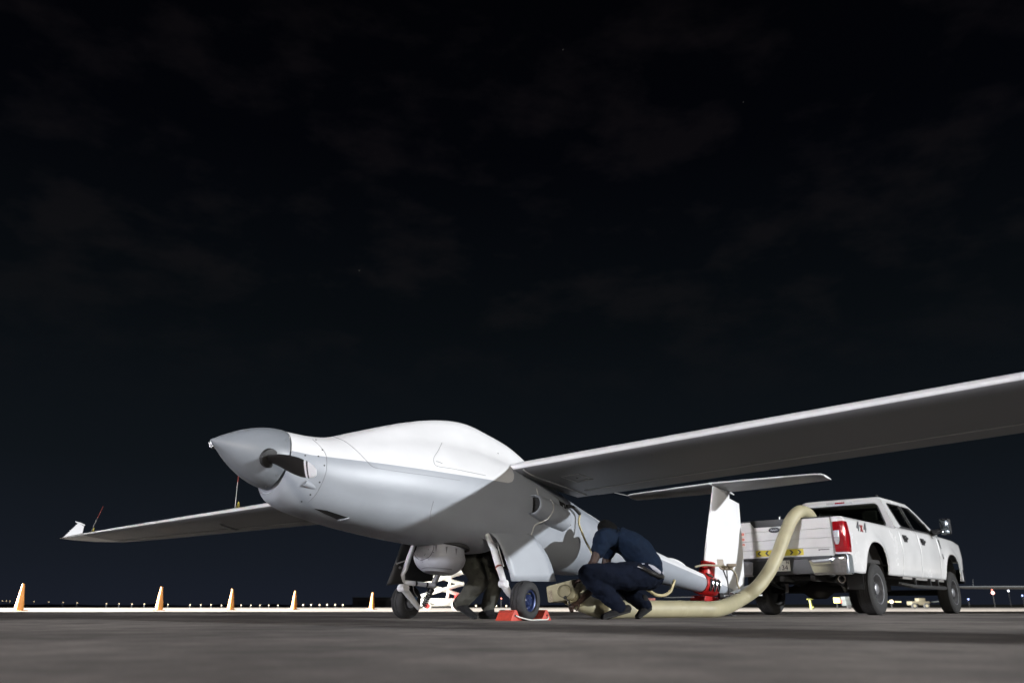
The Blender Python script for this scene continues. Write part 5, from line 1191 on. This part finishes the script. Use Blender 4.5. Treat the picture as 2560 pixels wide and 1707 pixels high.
for x, y in gp + [(0, -.38), (0, .38)]: obj('rail_post', MB().tube([(x, y, zp + .09), (x, y, zp + 1.05)], .02, 8), lwht, SL)
# low dark building on the horizon
fb_ = thing('distant_building', 'low dark flat-roofed building on the horizon behind the cones', 'building', Matrix.Translation(GU(940, 320)))
obj('wall', MB().box((-9, 0, 0), (14, 12, 3.4)), mat('far_wall', (.16, .16, .17), .8), fb_); obj('roof', MB().box((-9.3, -.3, 3.4), (14.3, 12.3, 3.7)), mat('far_roof', (.1, .1, .1), .8), fb_)
for k in range(5): obj('door', MB().box((-7 + 4 * k, -.06, 0), (-4.4 + 4 * k, -.004, 2.4)), mat('far_door', (.1, .1, .11), .7), fb_)
# edge lights
bulb = mat('edge_bulb', (.8, .7, .5), .5, emit=(1.0, .74, .42), es=2.0)
dim = mat('edge_bulb_dim', (.8, .7, .5), .5, emit=(1.0, .85, .62), es=.9)
def edge_light(u, v, Y, r=.11, m=bulb, label='small warm lamp on a short post along the far edge of the apron', grp='lamps along the far apron edge', cat='airfield lamp'):
    q = A_(u, v, Y); z = max(.35, q.z)
    o = thing('edge_light', label, cat, Matrix.Translation((q.x, q.y, 0)), grp)
    obj('lamp_post', MB().tube([(0, 0, 0), (0, 0, z - r)], .035, 6), darkmetal, o)
    obj('lamp_globe', MB().lathe([(z + r * math.sin(R(a)), max(.004, r * math.cos(R(a)))) for a in (-88, -50, -15, 15, 50, 88)], Matrix.Identity(4), 10), m, o)
EL = [(6, 1501), (16, 1501), (25, 1502), (85, 1503), (122, 1504), (158, 1505), (193, 1506), (266, 1508), (298, 1508), (330, 1509), (361, 1509), (420, 1510), (475, 1511), (502, 1511), (528, 1511), (554, 1512), (603, 1512), (627, 1512), (650, 1512), (672, 1512), (695, 1512)]
def lamp_label(u):
    if u < 48: return 'small warm far lamp beyond the cone that stands alone', 'far lamps beyond the lone cone'
    if u < 398: return 'small warm far lamp in the gap between the lone cone and the second cone', 'far lamps between lone and second cone'
    if u < 577: return 'small warm far lamp in the gap between the second and the middle cone', 'far lamps between second and middle cone'
    return 'small warm far lamp in the gap between the middle and the fourth cone', 'far lamps between middle and fourth cone'
for u, v in EL: edge_light(u, v, 170, .070, bulb, *lamp_label(u))
for u in (758, 778, 799, 818, 838, 857): edge_light(u, 1511, 150, .10, bulb, 'larger warm far lamp next to the low dark building on the horizon', 'far lamps next to the low dark building')
for u, v in ((1190, 1514), (1241, 1515), (1266, 1515)): edge_light(u, v, 150, .10, label='small warm lamp far off, seen between the workers legs and the chocked wheel', grp='far lamps behind the wheels')
rb = mat('beacon_red', (.8, .2, .15), .5, emit=(1.0, .22, .16), es=4.5); bb = mat('lamp_blue', (.4, .5, .9), .5, emit=(.35, .45, 1.0), es=3.0); wb_ = mat('lamp_white', (.8, .8, .9), .5, emit=(.85, .9, 1.0), es=4.0)
edge_light(1253, 1495, 160, .09, rb, 'tiny red lamp far off beside the blue-rimmed wheel', None)
edge_light(2482, 1481, 220, .42, mat('beacon_hot', (.9, .5, .5), .5, emit=(1.0, .42, .36), es=3.6), 'bright red beacon glowing under the distant aircraft wing', None, 'beacon')
edge_light(2480, 1474, 222, .14, rb, 'small red lamp just above the bright beacon', None, 'beacon')
edge_light(2521, 1476, 240, .22, wb_, 'white lamp on a tall post beyond the pickup, right of the red beacon', None)
edge_light(2556, 1488, 240, .20, bb, 'bluish lamp farthest beyond the red beacon', None); edge_light(2421, 1497, 200, .16, bb, 'small blue taxiway lamp beside the pickup front wheel', None)
# things under and beyond the pickup
def far(name, label, cat, u, Y): return thing(name, label, cat, Matrix.Translation(GU(u, Y)))
yp = mat('bollard_yellow', (.10, .10, .02), .6)
fbl = far('marker_bollard', 'yellow-green marker bollard with a wide cap seen under the pickup', 'bollard', 2029, 58)
obj('bollard_post', MB().tube([(0, 0, 0), (-.02, 0, .3), (-.06, 0, .62)], [.11, .10, .085], 14), yp, fbl); obj('bollard_cap', MB().box((-.24, -.12, .62), (.14, .12, .68)), yp, fbl, bevel=.01); obj('ball_foot', MB().lathe([(.02, .05), (.06, .10), (.12, .11), (.18, .08)], Matrix.Translation((.09, -.02, 0)), 14), yp, fbl)
gen = far('ground_power_cart', 'grey wheeled power cart beyond the pickup rear wheel', 'cart', 2128, 62)
gm_ = mat('cart_grey', (.035, .04, .04), .6)
obj('cart_body', MB().box((-.50, -.4, .22), (.55, .4, .62)), gm_, gen, bevel=.03); obj('cart_hood', MB().box((-.55, -.42, .62), (.55, .42, .86)), mat('cart_hood_grey', (.05, .055, .055), .6), gen, bevel=.04)
for x in (-.30, .32): obj('wheel', MB().lathe([(-.05, .06), (-.05, .15), (.05, .15), (.05, .06)], axisM((x, -.40, .15), (0, 1, 0)), 18), rubber, gen)
sg_ = far('apron_sign', 'small lit yellow and blue apron sign beyond the pickup', 'sign', 2096, 70)
obj('sign_board', MB().box((-.30, -.04, .45), (.18, .04, .88)), mat('sign_lit', (.6, .5, .2), .5, emit=(1, .75, .35), es=.25), sg_); obj('sign_leg', MB().box((-.10, -.02, 0), (-.04, .02, .45)), darkmetal, sg_); obj('sign_end', MB().box((.19, -.04, .45), (.42, .04, .70)), mat('sign_red', (.4, .05, .03), .5), sg_); obj('sign_lamp', MB().box((.45, -.04, .38), (.62, .04, .62)), mat('sign_blue', (.2, .25, .8), .5, emit=(.3, .35, 1), es=.3), sg_)
tug = far('aircraft_tug', 'pale low aircraft tug with round wheels beyond the pickup cab', 'tug', 2296, 75)
obj('tug_body', MB().box((-.75, -.5, .30), (.85, .5, .62)), mat('tug_cream', (.075, .066, .045), .6), tug, bevel=.04); obj('tug_seat', MB().box((-.05, -.35, .62), (.55, .35, .88)), mat('tug_cream', (.55, .5, .34)), tug, bevel=.03)
for x in (-.58, .50):
    w_ = obj('wheel', MB().lathe([(-.09, .14), (-.09, .24), (.09, .24), (.09, .14)], axisM((x, -.50, .24), (0, 1, 0)), 20), rubber, tug); obj('wheel_hub', MB().lathe([(-.10, .12), (.10, .12)], axisM((x, -.50, .24), (0, 1, 0)), 16), mat('hub_cream', (.16, .145, .10), .5), w_)
obj('tow_arm', MB().tube([(.85, -.2, .5), (1.9, -.2, .62)], .05, 8), gm_, tug)
hl = far('light_bar', 'glowing horizontal light bar beyond the pickup rear wheel', 'light bar', 2230, 85)
obj('bar', MB().box((-1.3, -.03, .60), (1.0, .03, .68)), mat('bar_amber', (.5, .4, .2), .5, emit=(1, .75, .4), es=.35), hl); obj('bar_leg', MB().box((-.05, -.03, 0), (.05, .03, .60)), darkmetal, hl); obj('bar_lamp', MB().lathe([(-.10, .02), (-.06, .14), (.06, .16), (.10, .02)], axisM((0, -.05, .66), (0, -1, 0)), 14), mat('bar_hot', (.9, .8, .6), .5, emit=(1, .85, .55), es=3.5), hl)
# dark scrub line far off
bank = MB(); rs_ = []
for i in range(241):
    x = -1500 + 12.5 * i; hgt = 1.6 + 1.4 * random.random(); rs_.append([(x, 780, -1), (x, 792, hgt), (x, 830, hgt * .8), (x, 860, -1)])
bk = obj('far_bank', bank.rings(rs_, True), mat('bank_dark', (.035, .036, .030), .95, noise=.3, scale=.05)); bk['kind'] = 'structure'
# another aircraft of the same kind, parked far away: only its wing tip reaches into view
M2_ = Matrix.Translation(Vector((46.3, 61.5, 0))) @ Matrix.Rotation(R(90 - 4), 4, 'Z') @ Matrix.Rotation(ALPHA, 4, 'Y')
dimmed_far = mat('dimmed_aircraft', (.042, .046, .050), .6)  # darkened colour for the copy, stands in for weaker light on it
A2 = AC.copy(); COL.objects.link(A2); A2.matrix_world = M2_; A2['label'] = 'distant drone aircraft, darkened in colour to look less lit, whose thin wing reaches in beyond the pickup'
def copy_children(src, dst, depth=0):
    for ch in list(src.children):
        d = ch.copy(); COL.objects.link(d); d.parent = dst; d.matrix_parent_inverse = ch.matrix_parent_inverse.copy()
        if 'label' in d: del d['label']
        for sl in d.material_slots: sl.link = 'OBJECT'; sl.material = dimmed_far
        if depth < 1: copy_children(ch, d, depth + 1)
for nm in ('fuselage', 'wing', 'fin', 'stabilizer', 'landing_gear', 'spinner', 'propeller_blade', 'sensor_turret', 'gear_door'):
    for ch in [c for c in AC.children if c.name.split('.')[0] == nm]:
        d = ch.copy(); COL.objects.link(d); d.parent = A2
        for sl in d.material_slots: sl.link = 'OBJECT'; sl.material = dimmed_far
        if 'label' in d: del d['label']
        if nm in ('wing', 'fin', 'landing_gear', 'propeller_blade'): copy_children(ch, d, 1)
# small pinkish tag at the end of the dolly's rod
wobj('warning_tag', MB().box((-.055, -.01, -.03), (.055, .01, .03), Matrix.Translation(AT(1628, 1500, foot.y - .9))), mat('tag_pink', (.55, .20, .17), .6, noise=.5, scale=40), bevel=.004)
